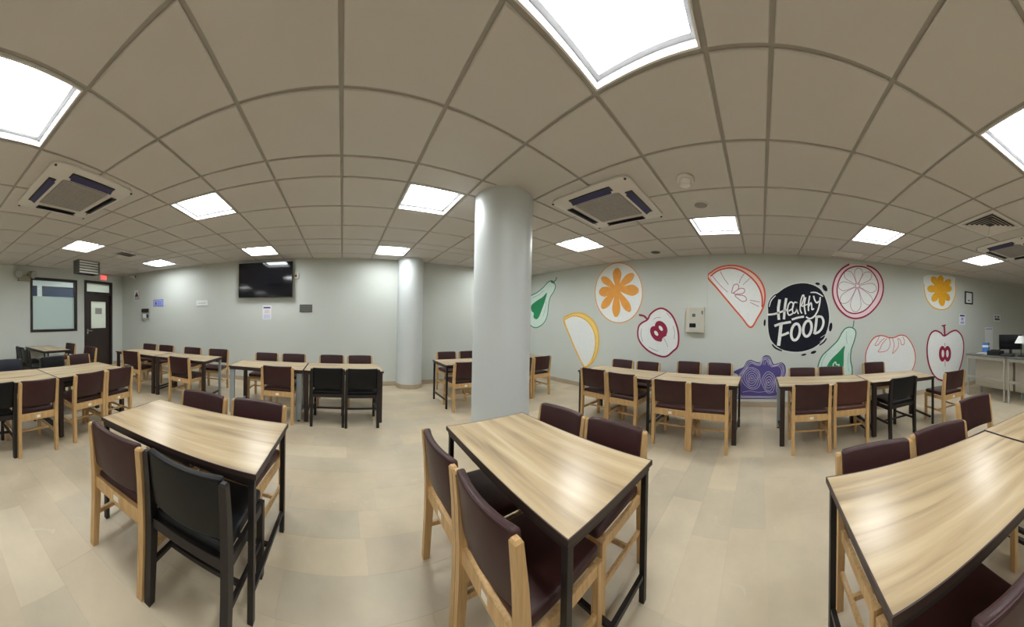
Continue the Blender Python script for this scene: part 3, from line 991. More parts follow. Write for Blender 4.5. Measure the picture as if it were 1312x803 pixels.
p, q = on_y(308, 339, BY), on_y(375.5, 381, BY)
w, h = q.x - p.x, p.z - q.z
o = empty('television', ((p.x + q.x) / 2, BY, q.z)); tag(o, 'large black flat screen television mounted on the back wall', 'television')
MB().box2((-w / 2, -0.10, 0), (w / 2, -0.055, h), 0.006).build('casing', M['black_plastic'], o)
MB().box2((-w / 2 + 0.012, -0.1015, 0.02), (w / 2 - 0.012, -0.0995, h - 0.012)).build('screen', M['screen'], o)
MB().box2((-0.25, -0.055, h / 2 - 0.15), (0.25, -0.0005, h / 2 + 0.15)).build('wall_bracket', M['black_plastic'], o)

o, w, h = wall_panel('wall_socket', 376.5, 350, 382.5, 357, 0.03, 'beige_plastic', 'small beige wall socket at the right of the television', 'socket')
MB().box2((-w / 4, -0.033, h / 3), (w / 5, -0.0295, 2 * h / 3)).build('socket_face', M['black_plastic'], o)
o, w, h = wall_panel('wall_sign', 252, 385, 266.5, 391.5, 0.018, 'white_paper', 'plain white rectangular sign left of the television', 'sign')
MB().box2((-w / 3, -0.0192, h * 0.45), (w / 3, -0.018, h * 0.55)).build('printed_line', M['grey_paper'], o)
o, w, h = wall_panel('wall_sign', 197, 384, 209.5, 392, 0.012, 'blue_sign', 'small blue and white sign on the left of the back wall', 'sign', 0.002)
t = 0.012
MB().box2((-w / 2, -0.0135, 0), (w / 2, -0.012, t)).box2((-w / 2, -0.0135, h - t), (w / 2, -0.012, h)).box2((-w / 2, -0.0135, t), (-w / 2 + t, -0.012, h - t)).box2((w / 2 - t, -0.0135, t), (w / 2, -0.012, h - t)).build('border', M['blue_print'], o)
MB().prism([(-0.11, 0.05), (-0.06, 0.05), (-0.07, 0.12), (-0.085, 0.15), (-0.1, 0.12)], lambda x, z, k: (x, -0.012 - 0.0015 * k, z)).build('pictogram', M['navy_print'], o)
for j in range(3):
    MB().box2((-0.03, -0.0135, 0.04 + j * 0.04), (0.12, -0.012, 0.052 + j * 0.04)).build('text_line', M['blue_print'], o)

o, w, h = wall_panel('fire_sign', 172, 372, 178.5, 384.5, 0.006, 'white_paper', 'narrow warning sign with a dark triangle in the back left corner', 'sign', 0.001)
MB().prism([(-w * 0.38, h * 0.35), (w * 0.38, h * 0.35), (0, h * 0.85)], lambda x, z, k: (x, -0.006 - 0.002 * k, z)).build('triangle', M['dark_frame'], o)
for j in range(2):
    MB().box2((-w * 0.38, -0.008, h * (0.08 + 0.13 * j)), (w * 0.38, -0.006, h * (0.14 + 0.13 * j))).build('text_line', M['dark_frame'], o)
MB().box2((w * 0.42, -0.008, 0.01), (w * 0.5, -0.006, h - 0.01)).build('red_edge', M['red_paint'], o)
o, w, h = wall_panel('wall_telephone', 183, 395, 192.5, 409, 0.05, 'grey_paper', 'small grey box with a dark cover under the warning sign', 'box', 0.008)
MB().box2((-w / 2 + 0.01, -0.075, h * 0.62), (w / 2 - 0.01, -0.05, h * 0.95), 0.006).build('cover', M['dark_frame'], o)
MB().box2((-w * 0.35, -0.058, h * 0.12), (w * 0.1, -0.05, h * 0.5), 0.004).build('front_plate', M['white_paper'], o)
MB().box2((w * 0.2, -0.064, h * 0.15), (w * 0.4, -0.05, h * 0.45), 0.004).build('side_knob', M['black_plastic'], o)

o, w, h = wall_panel('poster', 336.5, 391, 347.5, 409, 0.002, 'white_paper', 'small white paper notice with blue heading below the television', 'poster', 0)
MB().box2((-w * 0.4, -0.0035, h * 0.78), (w * 0.4, -0.002, h * 0.88)).build('heading', M['navy_print'], o)
MB().box2((-w * 0.3, -0.0035, h * 0.42), (w * 0.3, -0.002, h * 0.68)).build('picture_block', M['pink_print'], o)
for j in range(3):
    MB().box2((-w * 0.35, -0.0035, h * (0.08 + 0.1 * j)), (w * 0.35, -0.002, h * (0.12 + 0.1 * j))).build('text_line', M['blue_sign'], o)
o, w, h = wall_panel('wall_plate', 384, 390, 400, 400, 0.012, 'grey_plate', 'dark grey metal plate on the back wall right of the television', 'plate', 0.002)
for j in range(3):
    MB().box2((-w * 0.42, -0.0135, h * (0.2 + 0.25 * j)), (w * 0.42, -0.012, h * (0.26 + 0.25 * j))).build('engraved_line', M['engraving'], o)

p = on_y(169, 352, BY - 0.12)
o = empty('security_camera', (p.x, BY, 2.66)); tag(o, 'small white security camera high in the back left corner', 'camera')
MB().box2((-0.03, -0.03, -0.03), (0.03, -0.0005, 0.03), 0.004).cyl((0, -0.02, 0), (0.03, -0.09, 0.02), 0.012, seg=10).build('bracket', M['white_frame'], o)
MB().cyl((-0.06, -0.12, 0.045), (0.12, -0.10, 0.015), 0.035, seg=16).build('housing', M['white_frame'], o, True)
MB().cyl((0.12, -0.10, 0.015), (0.125, -0.0995, 0.0142), 0.028, seg=16).build('lens', M['black_plastic'], o)

p = on_y(399, 481, BY)
o = empty('floor_socket', (p.x, BY - 0.0, 0.16)); tag(o, 'small white socket low on the back wall under the tables', 'socket')
MB().box2((-0.045, -0.012, 0), (0.045, -0.0005, 0.08), 0.003).build('plate', M['white_frame'], o)
MB().box2((-0.02, -0.016, 0.02), (0.02, -0.012, 0.06), 0.002).build('socket_face', M['beige_plastic'], o)

# ================================================================ THINGS ON THE LEFT WALL
o = empty('louvred_box', (-5.05, 3.62, 2.47)); tag(o, 'dark framed louvred box hanging from the ceiling before the door', 'vent box')
MB().box2((-0.22, -0.30, 0), (0.0, -0.277, 0.304)).build('side_panel', M['grey_plate'], o)
MB().box2((-0.22, 0.277, 0), (0.0, 0.30, 0.304)).build('side_panel', M['grey_plate'], o)
MB().box2((-0.22, -0.277, 0), (-0.2, 0.277, 0.304)).build('back_panel', M['ac_slot'], o)
MB().box2((-0.22, -0.277, 0.285), (0.0, 0.277, 0.304)).build('top_panel', M['grey_plate'], o)
for j in range(5):
    MB().box((-0.03, 0, 0.032 + j * 0.06), (0.042, 0.552, 0.007), Matrix.Rotation(R(-48), 3, 'Y')).build('slat', M['white_frame'], o)

o = empty('exit_sign', (LX, 5.0, 2.57)); tag(o, 'glowing red exit lamp on the wall above the dark door', 'sign')
MB().box2((0.0005, -0.13, 0), (0.045, 0.13, 0.16), 0.006).build('housing', M['white_frame'], o)
MB().box2((0.045, -0.115, 0.012), (0.049, 0.115, 0.148)).build('lit_face', M['red_lamp'], o)

o = empty('emergency_light', (LX, 2.48, 2.40)); tag(o, 'twin-headed emergency light on the left wall beside the frosted window', 'lamp')
MB().box2((0.0005, -0.16, -0.02), (0.08, 0.16, 0.14), 0.01).build('battery_box', M['olive_plastic'], o)
for s_ in (-1, 1):
    hd = MB().cyl((0.06, s_ * 0.15, 0.17), (0.19, s_ * 0.20, 0.13), 0.07, 0.1, seg=20).build('lamp_head', M['olive_plastic'], o, True)
    MB().cyl((0.1905, s_ * 0.2002, 0.13), (0.194, s_ * 0.2016, 0.129), 0.088, seg=20).build('lens', M['grey_paper'], hd)

# ================================================================ MURAL (painted on the right wall)
class Paint:
    """flat painted shapes on the mural wall, outlines given in photo pixels"""
    layer = 0

    def __init__(self, name, label, ox, oy, s, cat='mural'):
        self.ox, self.oy, self.s = ox, oy, s
        self.o = empty(name, (RX, 0, 0)); tag(self.o, label, cat)
        self.n = 0

    def P(self, x, y):
        v = on_x(self.ox + x / self.s, self.oy + y / self.s, RX)
        z = min(v.z, CZ - 0.004)
        return Vector((v.y, z))

    def _new(self, name, mat, verts, faces):
        self.n += 1
        off = -0.0006 - 0.0007 * self.n
        me = bpy.data.meshes.new(name)
        me.from_pydata([(off, a, b) for a, b in verts], [], faces)
        me.materials.append(M[mat]); me.update()
        # face the room
        if me.polygons and sum(p.normal.x for p in me.polygons) > 0:
            me.flip_normals()
        return link(bpy.data.objects.new(name, me), self.o)

    def fill(self, name, mat, pts, smooth=True, grow=0.0):
        pts = [Vector(p) for p in pts]
        if grow:
            c = sum(pts, Vector((0, 0))) / len(pts)
            pts = [c + (p - c) * (1 + grow) for p in pts]
        if smooth:
            pts = catmull(pts, True, 5)
        v = [self.P(*p) for p in pts]
        tri = tessellate_polygon([[Vector((a.x, a.y, 0)) for a in v]])
        return self._new(name, mat, [tuple(a) for a in v], [tuple(t) for t in tri])

    def ell(self, name, mat, cx, cy, rx, ry, rot=0):
        a = R(rot); pts = []
        for k in range(28):
            t = 2 * math.pi * k / 28
            x, y = rx * math.cos(t), ry * math.sin(t)
            pts.append((cx + x * math.cos(a) - y * math.sin(a), cy + x * math.sin(a) + y * math.cos(a)))
        return self.fill(name, mat, pts, False)

    def stroke(self, name, mat, paths, taper=False):
        if name[-5:] in ('lines', '_mark', 'light', '_line') and len(paths) > 1:
            for pth in paths:
                self.stroke(name.replace('lines', 'line'), mat, [pth], taper)
                self.n -= 1
            self.n += 1
            return
        """paths: list of (points, width in crop px, closed)"""
        V, Fc = [], []
        for pts, wd, closed in paths:
            q = [self.P(*p) for p in catmull(pts, closed, 6)] if len(pts) > 2 else [self.P(*p) for p in pts]
            n = len(q)
            wm = wd / self.s
            # metres per photo pixel at this place
            a0 = on_x(self.ox + pts[0][0] / self.s, self.oy + pts[0][1] / self.s, RX); a1 = on_x(self.ox + pts[0][0] / self.s, self.oy + pts[0][1] / self.s + 1, RX)
            hw = wm * abs(a1.z - a0.z) / 2
            base = len(V)
            for i, p in enumerate(q):
                if closed:
                    d = q[(i + 1) % n] - q[(i - 1) % n]
                else:
                    d = q[min(i + 1, n - 1)] - q[max(i - 1, 0)]
                if d.length < 1e-9:
                    d = Vector((1, 0))
                d.normalize(); nn = Vector((-d.y, d.x))
                k = 1.0
                if taper and not closed:
                    k = 0.55 + 0.45 * math.sin(math.pi * (0.12 + 0.76 * i / max(1, n - 1)))
                V.append(tuple(p + nn * hw * k)); V.append(tuple(p - nn * hw * k))
            m_ = n if closed else n - 1
            for i in range(m_):
                j = (i + 1) % n
                Fc.append((base + 2 * i, base + 2 * i + 1, base + 2 * j + 1, base + 2 * j))
        return self._new(name, mat, V, Fc)


def drop(c, t, w):
    """teardrop loop from c to t with greatest width w"""
    c, t = Vector(c), Vector(t); d = t - c; n = Vector((-d.y, d.x)).normalized()
    return [c, c + d * 0.35 + n * w * 0.34, c + d * 0.72 + n * w * 0.5, c + d * 0.95 + n * w * 0.26, t, c + d * 0.95 - n * w * 0.26, c + d * 0.72 - n * w * 0.5, c + d * 0.35 - n * w * 0.34]


# avocado
m_ = Paint('avocado_mural', 'painted green avocado half beside the round column', 670, 345, 6.18)
ol = [(60, 210), (110, 185), (160, 145), (200, 102), (235, 92), (258, 130), (245, 175), (215, 225), (202, 290), (192, 370), (160, 430), (110, 460), (70, 450), (45, 410), (22, 350), (16, 290), (30, 240)]
m_.fill('flesh', 'p_mint', ol)
m_.fill('core', 'p_green', [(190, 185), (155, 220), (100, 255), (65, 290), (70, 330), (85, 345), (85, 380), (105, 395), (127, 378), (150, 320), (175, 250)])
m_.stroke('outline', 'p_dgreen', [(ol, 7, True)])
m_.stroke('stalk', 'p_dgreen', [([(222, 98), (248, 108)], 12, False), ([(240, 102), (260, 85), (268, 60)], 9, False)])
m_.stroke('flesh_lines', 'p_dgreen', [([(75, 225), (120, 205), (170, 165)], 2.5, False), ([(185, 250), (178, 310), (160, 370)], 2.5, False)])
# lemon wedge
m_ = Paint('lemon_mural', 'painted yellow lemon wedge right of the avocado', 670, 345, 6.18)
ol = [(322, 400), (360, 362), (420, 346), (480, 352), (540, 390), (582, 450), (600, 530), (597, 620), (572, 700), (535, 752), (492, 775), (468, 742), (420, 645), (370, 525)]
m_.fill('rind', 'p_lyellow', ol)
m_.fill('flesh', 'p_white', [(335, 402), (390, 374), (450, 380), (508, 415), (550, 475), (570, 550), (566, 640), (540, 715), (495, 762), (470, 735), (425, 640), (375, 520)])
m_.stroke('outline', 'p_yellow', [(ol, 10, True)])
m_.stroke('inner_line', 'p_yellow', [([(332, 398), (390, 370), (450, 376), (512, 412), (555, 472), (575, 550), (571, 640), (545, 715)], 8, False)])
# orange flower
m_ = Paint('orange_mural', 'painted orange slice with flower petals left of the magenta apple', 755, 330, 5.95)
ol = [(227 + 180 * math.cos(t * math.pi / 10), 268 + 228 * math.sin(t * math.pi / 10)) for t in range(20)]
m_.fill('flesh', 'p_white', ol)
cc = (210, 240)
for tp, wd in (((214, 78), 66), ((338, 122), 62), ((378, 252), 84), ((312, 412), 60), ((205, 452), 62), ((98, 388), 60), ((76, 268), 76), ((96, 150), 56)):
    m_.fill('petal', 'p_orange', drop(cc, tp, wd))
m_.stroke('outline', 'p_orange', [(ol, 7, True)])
# magenta apple
m_ = Paint('apple_mural', 'painted magenta apple half with stalk, left of the meter box', 755, 330, 5.95)
ol = [(445, 472), (468, 430), (518, 393), (570, 390), (630, 438), (668, 520), (682, 600), (674, 675), (640, 712), (592, 750), (540, 750), (460, 715), (400, 660), (372, 600), (376, 530), (402, 497)]
m_.fill('halo', 'p_pink', ol, True, 0.045)
m_.fill('flesh', 'p_white', ol)
m_.ell('core', 'p_maroon', 548, 540, 44, 62, -28)
m_.ell('core', 'p_maroon', 512, 580, 40, 64, -32)
m_.fill('core_tip', 'p_maroon', [(500, 620), (560, 560), (590, 590), (560, 612), (548, 640)])
m_.ell('seed', 'p_white', 546, 538, 12, 22, -35)
m_.ell('seed', 'p_white', 511, 576, 12, 22, -35)
m_.stroke('outline', 'p_maroon', [(ol, 13, True)])
m_.stroke('stalk', 'p_maroon', [([(442, 468), (418, 445), (380, 436)], 15, False)])
m_.stroke('flesh_lines', 'p_grey', [([(565, 610), (585, 640), (600, 680)], 3, False), ([(455, 680), (490, 700), (525, 712)], 3, False), ([(490, 470), (520, 455), (545, 458)], 3, False), ([(640, 520), (652, 570), (648, 620)], 3, False), ([(400, 540), (395, 590), (410, 640)], 3, False), ([(590, 420), (625, 460)], 3, False)])
# citrus wedge
m_ = Paint('citrus_wedge_mural', 'painted vermilion citrus wedge left of the lettered badge', 895, 330, 8.453)
ol = [(100, 210), (150, 150), (230, 105), (330, 85), (430, 92), (530, 128), (620, 190), (688, 280), (718, 380), (714, 480), (690, 560), (640, 650), (565, 755), (470, 650), (380, 545), (300, 450), (200, 330)]
m_.fill('rind', 'p_salmon', ol)
inn = [(130, 200), (200, 147), (280, 119), (360, 113), (450, 136), (540, 190), (620, 270), (670, 360), (690, 450), (688, 535), (640, 640), (565, 740), (470, 640), (380, 535), (300, 440), (205, 325)]
m_.fill('flesh', 'p_white', inn)
m_.stroke('outline', 'p_verm', [(ol, 17, True)])
m_.stroke('inner_line', 'p_red', [(inn[:10], 16, False)])
m_.stroke('segment_lines', 'p_rose', [([(145, 190), (220, 282), (315, 375)], 6, False), ([(235, 150), (280, 230), (325, 292)], 6, False), ([(495, 175), (460, 225), (440, 280)], 6, False), ([(555, 225), (515, 262), (480, 298)], 5, False), ([(555, 460), (660, 480)], 6, False), ([(560, 485), (655, 530)], 6, False)])
m_.stroke('pip', 'p_rose', [(drop((362, 385), (425, 292), 62), 8, True)])
m_.stroke('pip', 'p_rose', [(drop((380, 388), (500, 350), 60), 8, True)])
m_.stroke('pip', 'p_rose', [(drop((395, 408), (518, 458), 62), 8, True)])
# cabbage
m_ = Paint('cabbage_mural', 'painted purple cabbage half with lilac vein lines low on the wall', 935, 450, 11.475)
ol = [(62, 305), (140, 262), (208, 232), (250, 155), (310, 130), (400, 162), (452, 152), (490, 82), (540, 62), (592, 84), (640, 185), (700, 182), (762, 167), (808, 210), (820, 290), (800, 360), (740, 380), (722, 430), (728, 510), (732, 600), (745, 690), (400, 694), (62, 690), (100, 640), (106, 540), (116, 430), (124, 340)]
m_.fill('leaf_mass', 'p_purple', ol)
cen = Vector((420, 440))
paths = []
for f in (0.955, 0.90, 0.845):
    paths.append(([tuple(cen + (Vector(p) - cen) * f + Vector((4 * math.sin(i * 1.7 + f * 30), 4 * math.cos(i * 2.1 + f * 20)))) for i, p in enumerate(ol[2:])], 7, True))
for cx_, cy_, rx_, ry_, st in ((325, 395, 150, 182, 6), (575, 455, 112, 172, 5)):
    for j in range(st):
        f = (j + 0.35) / st
        paths.append(([(cx_ + rx_ * f * math.cos(t) * (1 + 0.09 * math.sin(3 * t + j)), cy_ + ry_ * f * math.sin(t) * (1 + 0.07 * math.cos(2 * t + j))) for t in (2 * math.pi * i / 14 for i in range(14))], 7, True))
paths.append(([(190, 598), (300, 582), (420, 600), (540, 588), (650, 600)], 5, False))
paths.append(([(490, 200), (505, 130), (545, 105), (580, 140), (600, 210)], 5.5, False))
paths.append(([(515, 200), (530, 150), (552, 150), (570, 205)], 5.5, False))
m_.stroke('outline', 'p_plum', [(ol, 10, True)])
m_.stroke('vein_lines', 'p_lilac', paths)
# badge with lettering
m_ = Paint('lettered_badge_mural', 'painted dark navy badge lettered Healthy Food in white', 975, 355, 8.03)
ol = [(170, 165), (240, 115), (330, 76), (430, 62), (520, 76), (598, 115), (642, 172), (674, 250), (695, 340), (701, 420), (692, 500), (668, 580), (640, 640), (590, 692), (520, 735), (420, 764), (320, 766), (220, 745), (150, 700), (100, 640), (78, 560), (72, 460), (74, 350), (72, 285), (95, 225), (135, 182)]
m_.fill('halo', 'p_halo', ol, True, 0.035)
m_.fill('badge', 'p_navy', ol)
for a in ((583, 68, 24, 13, 10), (657, 112, 21, 38, -32), (38, 468, 11, 36, 4), (716, 513, 17, 46, 8), (540, 772, 30, 14, -20), (440, 797, 27, 10, -12)):
    m_.ell('splash', 'p_navy', *a)
m_.stroke('brush_mark', 'p_navy', [([(115, 690), (150, 728), (215, 758)], 17, False), ([(600, 700), (645, 668), (674, 628)], 16, False)], True)
m_.stroke('brush_highlight', 'p_white', [([(150, 190), (105, 240), (84, 305)], 11, False), ([(508, 158), (570, 160), (640, 200)], 14, False), ([(612, 622), (665, 588)], 6, False), ([(604, 668), (640, 640)], 5, False)], True)
W = 'p_white'
m_.stroke('letter', W, [([(192, 230), (178, 330), (184, 438)], 27, False), ([(260, 216), (244, 320), (236, 434)], 25, False), ([(68, 386), (150, 376), (268, 334)], 20, False)])
m_.stroke('letter', W, [([(284, 348), (322, 322), (332, 275), (306, 256), (280, 290), (272, 350), (288, 390), (328, 372)], 15, False)])
m_.stroke('letter', W, [([(376, 268), (348, 258), (326, 300), (326, 356), (346, 368), (368, 330), (377, 262), (371, 330), (384, 378)], 13.5, False)])
m_.stroke('letter', W, [([(412, 300), (440, 225), (438, 186), (422, 200), (406, 262), (403, 335), (420, 374)], 14, False)])
m_.stroke('letter', W, [([(457, 208), (445, 290), (458, 382)], 16, False), ([(422, 302), (490, 274)], 12, False)])
m_.stroke('letter', W, [([(500, 192), (487, 280), (488, 348)], 15, False), ([(488, 305), (512, 264), (521, 296), (524, 334), (544, 322)], 14, False)])
m_.stroke('letter', W, [([(540, 192), (552, 236), (574, 264), (594, 246)], 15, False), ([(608, 206), (600, 282), (580, 350), (545, 404), (500, 426), (462, 408)], 16, False)])
m_.stroke('underline', W, [([(316, 436), (380, 416), (442, 406)], 21, False)])
m_.stroke('letter', W, [([(138, 502), (200, 480), (308, 460)], 25, False), ([(206, 482), (196, 580), (180, 704)], 34, False), ([(196, 602), (240, 588), (286, 568)], 25, False)])
for cx_, cy_, rx_, ry_ in ((355, 563, 44, 84), (476, 528, 42, 80)):
    m_.stroke('letter', W, [([(cx_ + rx_ * math.cos(t) - 0.12 * ry_ * math.sin(t), cy_ + ry_ * math.sin(t)) for t in (2 * math.pi * i / 16 for i in range(16))], 27, True)])
m_.stroke('letter', W, [([(572, 402), (562, 500), (548, 584)], 27, False), ([(556, 410), (618, 408), (641, 458), (626, 520), (590, 564), (548, 580)], 24, False)])
# grapefruit
m_ = Paint('grapefruit_mural', 'painted pink grapefruit ring with petal segments', 1040, 330, 8.03)
ol = [(385, 68), (310, 115), (250, 190), (220, 280), (215, 370), (240, 460), (290, 540), (360, 600), (440, 625), (530, 610), (610, 560), (680, 480), (720, 400), (735, 310), (720, 220), (680, 150), (625, 104), (565, 82)]
inn = [(470, 90), (560, 105), (630, 160), (675, 240), (685, 320), (660, 400), (600, 490), (530, 550), (440, 575), (360, 550), (300, 480), (265, 390), (262, 300), (290, 210), (340, 140), (400, 105)]
m_.fill('rind', 'p_pink', ol)
m_.fill('flesh', 'p_white', inn)
for tp, wd in (((485, 108), 84), ((606, 158), 90), ((664, 320), 96), ((610, 480), 96), ((445, 556), 108), ((300, 462), 96), ((276, 296), 92), ((345, 145), 86)):
    v = Vector(tp) - Vector((470, 290)); st = Vector((470, 290)) + v.normalized() * 26
    m_.stroke('segment', 'p_rose', [(drop(st, tp, wd), 5, True)])
m_.stroke('centre_square', 'p_rose', [([(452, 272), (488, 272)], 6, False), ([(488, 272), (488, 308)], 6, False), ([(488, 308), (452, 308)], 6, False), ([(452, 308), (452, 272)], 6, False)])
m_.stroke('outer_ring', 'p_maroon', [(ol, 17, False)])
m_.stroke('inner_ring', 'p_maroon', [(inn, 13, True)])
# pear
m_ = Paint('pear_mural', 'painted green pear half below the grapefruit ring', 1030, 400, 8.2)
ol = [(148, 570), (190, 460), (270, 380), (350, 300), (400, 212), (440, 168), (490, 157), (535, 182), (545, 230), (525, 310), (496, 400), (490, 500), (505, 580), (506, 650), (490, 710), (430, 755), (330, 775), (220, 750), (160, 680)]
m_.fill('flesh', 'p_mint', ol)
m_.fill('core', 'p_green', [(428, 352), (420, 420), (416, 560), (400, 630), (320, 655), (250, 620), (245, 560), (290, 490), (360, 422)])
m_.stroke('seed_mark', 'p_mint', [([(308, 575), (308, 545), (332, 522), (342, 550), (370, 548), (360, 575)], 13, False)])
m_.stroke('outline', 'p_dgreen', [(ol, 12, True)])
m_.stroke('stalk', 'p_dgreen', [([(525, 85), (522, 120), (514, 158)], 10, False)])
m_.stroke('flesh_lines', 'p_green', [([(450, 200), (445, 260), (455, 330)], 3, False), ([(240, 430), (200, 500), (180, 580)], 3, False), ([(470, 420), (462, 520), (470, 620)], 3, False)])
# tomato
m_ = Paint('tomato_mural', 'painted red outline tomato right of the green pear', 1030, 400, 8.2)
ol = [(890, 266), (850, 250), (790, 246), (730, 275), (680, 350), (650, 440), (650, 540), (670, 620), (730, 690), (900, 725), (1070, 690), (1142, 595), (1170, 500), (1160, 400), (1120, 310), (1070, 252), (1010, 240), (950, 264)]
m_.fill('flesh', 'p_white', ol)
m_.stroke('outline', 'p_red', [(ol, 11, True)])
m_.stroke('leaf', 'p_red', [([(792, 250), (770, 300), (745, 345), (780, 340), (810, 300), (850, 270)], 6, False)])
m_.stroke('leaf', 'p_red', [([(870, 275), (822, 330), (802, 380), (780, 415), (850, 410), (890, 380), (905, 330), (896, 270)], 6, False)])
m_.stroke('leaf', 'p_red', [([(930, 275), (946, 330), (941, 390), (932, 432), (980, 380), (995, 330), (986, 280)], 6, False)])
m_.stroke('leaf', 'p_red', [([(985, 270), (1010, 290), (1022, 335), (1046, 340), (1056, 300), (1036, 255)], 6, False)])
# yellow flower
m_ = Paint('yellow_flower_mural', 'painted golden flower in a white disc high near the framed notice', 1170, 340, 5.35)
ol = [(80, 72), (74, 130), (76, 175), (92, 232), (132, 282), (182, 302), (232, 294), (270, 250), (290, 182), (288, 110), (280, 80), (180, 66)]
m_.fill('disc', 'p_white', ol)
for tp, wd in (((128, 78), 46), ((188, 68), 44), ((256, 98), 42), ((264, 158), 48), ((246, 240), 44), ((200, 278), 46), ((132, 246), 46), ((96, 160), 52)):
    m_.fill('petal', 'p_gold', drop((186, 160), tp, wd))
m_.ell('flower_centre', 'p_gold', 186, 160, 48, 54)
m_.stroke('outline', 'p_yellow', [(ol[1:10], 8, False)])
# red apple outline
m_ = Paint('apple_outline_mural', 'painted dark red apple outline with core beside the steel counter', 1170, 340, 5.35)
ol = [(213, 482), (185, 460), (150, 447), (118, 470), (98, 530), (95, 600), (105, 670), (130, 735), (165, 775), (215, 790), (260, 785), (292, 760), (320, 700), (340, 620), (345, 540), (330, 480), (295, 446), (258, 455)]
m_.fill('flesh', 'p_white', ol)
for cx_ in (200, 235):
    m_.ell('core', 'p_maroon', cx_, 605, 24, 54)
for cx_ in (203, 234):
    m_.ell('seed', 'p_white', cx_, 604, 9, 26)
m_.stroke('core_line', 'p_maroon', [([(216, 530), (216, 552)], 3, False), ([(218, 655), (219, 692)], 4, False)])
m_.stroke('outline', 'p_maroon', [(ol, 11, True)])
m_.stroke('stalk', 'p_maroon', [([(215, 478), (214, 440), (210, 408)], 14, False), ([(194, 414), (224, 408)], 8, False)])

# ================================================================ OTHER THINGS ON THE MURAL WALL
p, q = on_x(881, 394, RX), on_x(903, 426, RX)
o = empty('meter_box', (RX, (p.y + q.y) / 2, q.z)); tag(o, 'beige electric meter box on the mural wall between apple and wedge', 'meter box')
hw, hh = (p.y - q.y) / 2, p.z - q.z
MB().box2((-0.10, -hw, 0), (-0.004, hw, hh), 0.006).build('case', M['beige_plastic'], o)
MB().box2((-0.104, -hw + 0.015, 0.02), (-0.1, hw - 0.06, hh - 0.015), 0.001).build('door', M['meter_door'], o)
MB().box2((-0.107, -0.02, hh * 0.20), (-0.104, hw - 0.07, hh * 0.36)).build('meter_window', M['screen'], o)
MB().box2((-0.107, -0.01, hh * 0.62), (-0.104, 0.05, hh * 0.74)).build('dial', M['grey_plate'], o)
MB().box2((-0.112, -hw + 0.02, hh * 0.72), (-0.1, -hw + 0.045, hh * 0.86)).build('latch', M['grey_plate'], o)
pc = on_x(905.5, 395, RX)
tag(MB().box2((RX - 0.012, pc.y - 0.012, q.z + hh * 0.9), (RX - 0.0005, pc.y + 0.012, CZ)).build('cable_conduit', M['wall']), 'thin wall-coloured cable conduit rising from the meter box to the ceiling', 'conduit')

p = on_x(745, 473, RX)
o = empty('wall_socket', (RX, p.y, p.z)); tag(o, 'tiny black socket low on the mural wall under the lemon wedge', 'socket')
MB().box2((-0.012, -0.03, -0.03), (-0.0005, 0.03, 0.03), 0.003).build('plate', M['black_plastic'], o)
MB().box2((-0.018, -0.015, -0.015), (-0.012, 0.015, 0.015), 0.002).build('socket_face', M['grey_plate'], o)

p, q = on_x(1236, 373, RX), on_x(1246, 390, RX)
o = empty('picture_frame', (RX, (p.y + q.y) / 2, q.z)); tag(o, 'black framed white certificate beside the yellow flower', 'frame')
hw, hh = (p.y - q.y) / 2, p.z - q.z
for lo, hi in (((-0.02, -hw, 0), (-0.0005, hw, 0.03)), ((-0.02, -hw, hh - 0.03), (-0.0005, hw, hh)), ((-0.02, -hw, 0.03), (-0.0005, -hw + 0.03, hh - 0.03)), ((-0.02, hw - 0.03, 0.03), (-0.0005, hw, hh - 0.03))):
    MB().box2(lo, hi).build('frame_side', M['black_plastic'], o)
MB().box2((-0.008, -hw + 0.03, 0.03), (-0.0005, hw - 0.03, hh - 0.03)).build('certificate', M['white_paper'], o)
MB().box2((-0.009, -0.04, 0.08), (-0.008, 0.04, 0.11)).build('printed_line', M['grey_plate'], o)


def sheet(name, x0, y0, x1, y1, label, cat, blocks):
    p, q = on_x(x0, y0, RX), on_x(x1, y1, RX)
    o = empty(name, (RX, (p.y + q.y) / 2, q.z)); tag(o, label, cat)
    hw, hh = (p.y - q.y) / 2, p.z - q.z
    MB().box2((-0.003, -hw, 0), (-0.0005, hw, hh)).build('paper', M['white_paper'], o)
    for nm, mt, a, b_, c, d_ in blocks:
        MB().box2((-0.0045, -hw + 2 * hw * (1 - b_), hh * c), (-0.003, -hw + 2 * hw * (1 - a), hh * d_)).build(nm, M[mt], o)


sheet('poster', 1229, 402, 1236.5, 416, 'small white notice with blue heading below the framed certificate', 'poster', [('heading', 'navy_print', 0.1, 0.9, 0.78, 0.92), ('picture_block', 'blue_sign', 0.3, 0.7, 0.4, 0.68), ('text_line', 'blue_sign', 0.2, 0.8, 0.1, 0.3)])
sheet('paper_notice', 1262, 419, 1272, 449, 'tall pale paper notice on the wall above the steel counter', 'poster', [('heading', 'blue_sign', 0.1, 0.9, 0.9, 0.95)])
sheet('paper_notice', 1273, 403, 1281.5, 412, 'small notice with dark letters high above the monitor', 'poster', [('text_line', 'grey_plate', 0.15, 0.9, 0.2, 0.5), ('text_line', 'grey_plate', 0.15, 0.4, 0.6, 0.85), ('text_line', 'grey_plate', 0.55, 0.85, 0.6, 0.85)])

# ================================================================ SERVING COUNTER at the right
CT = 0.90


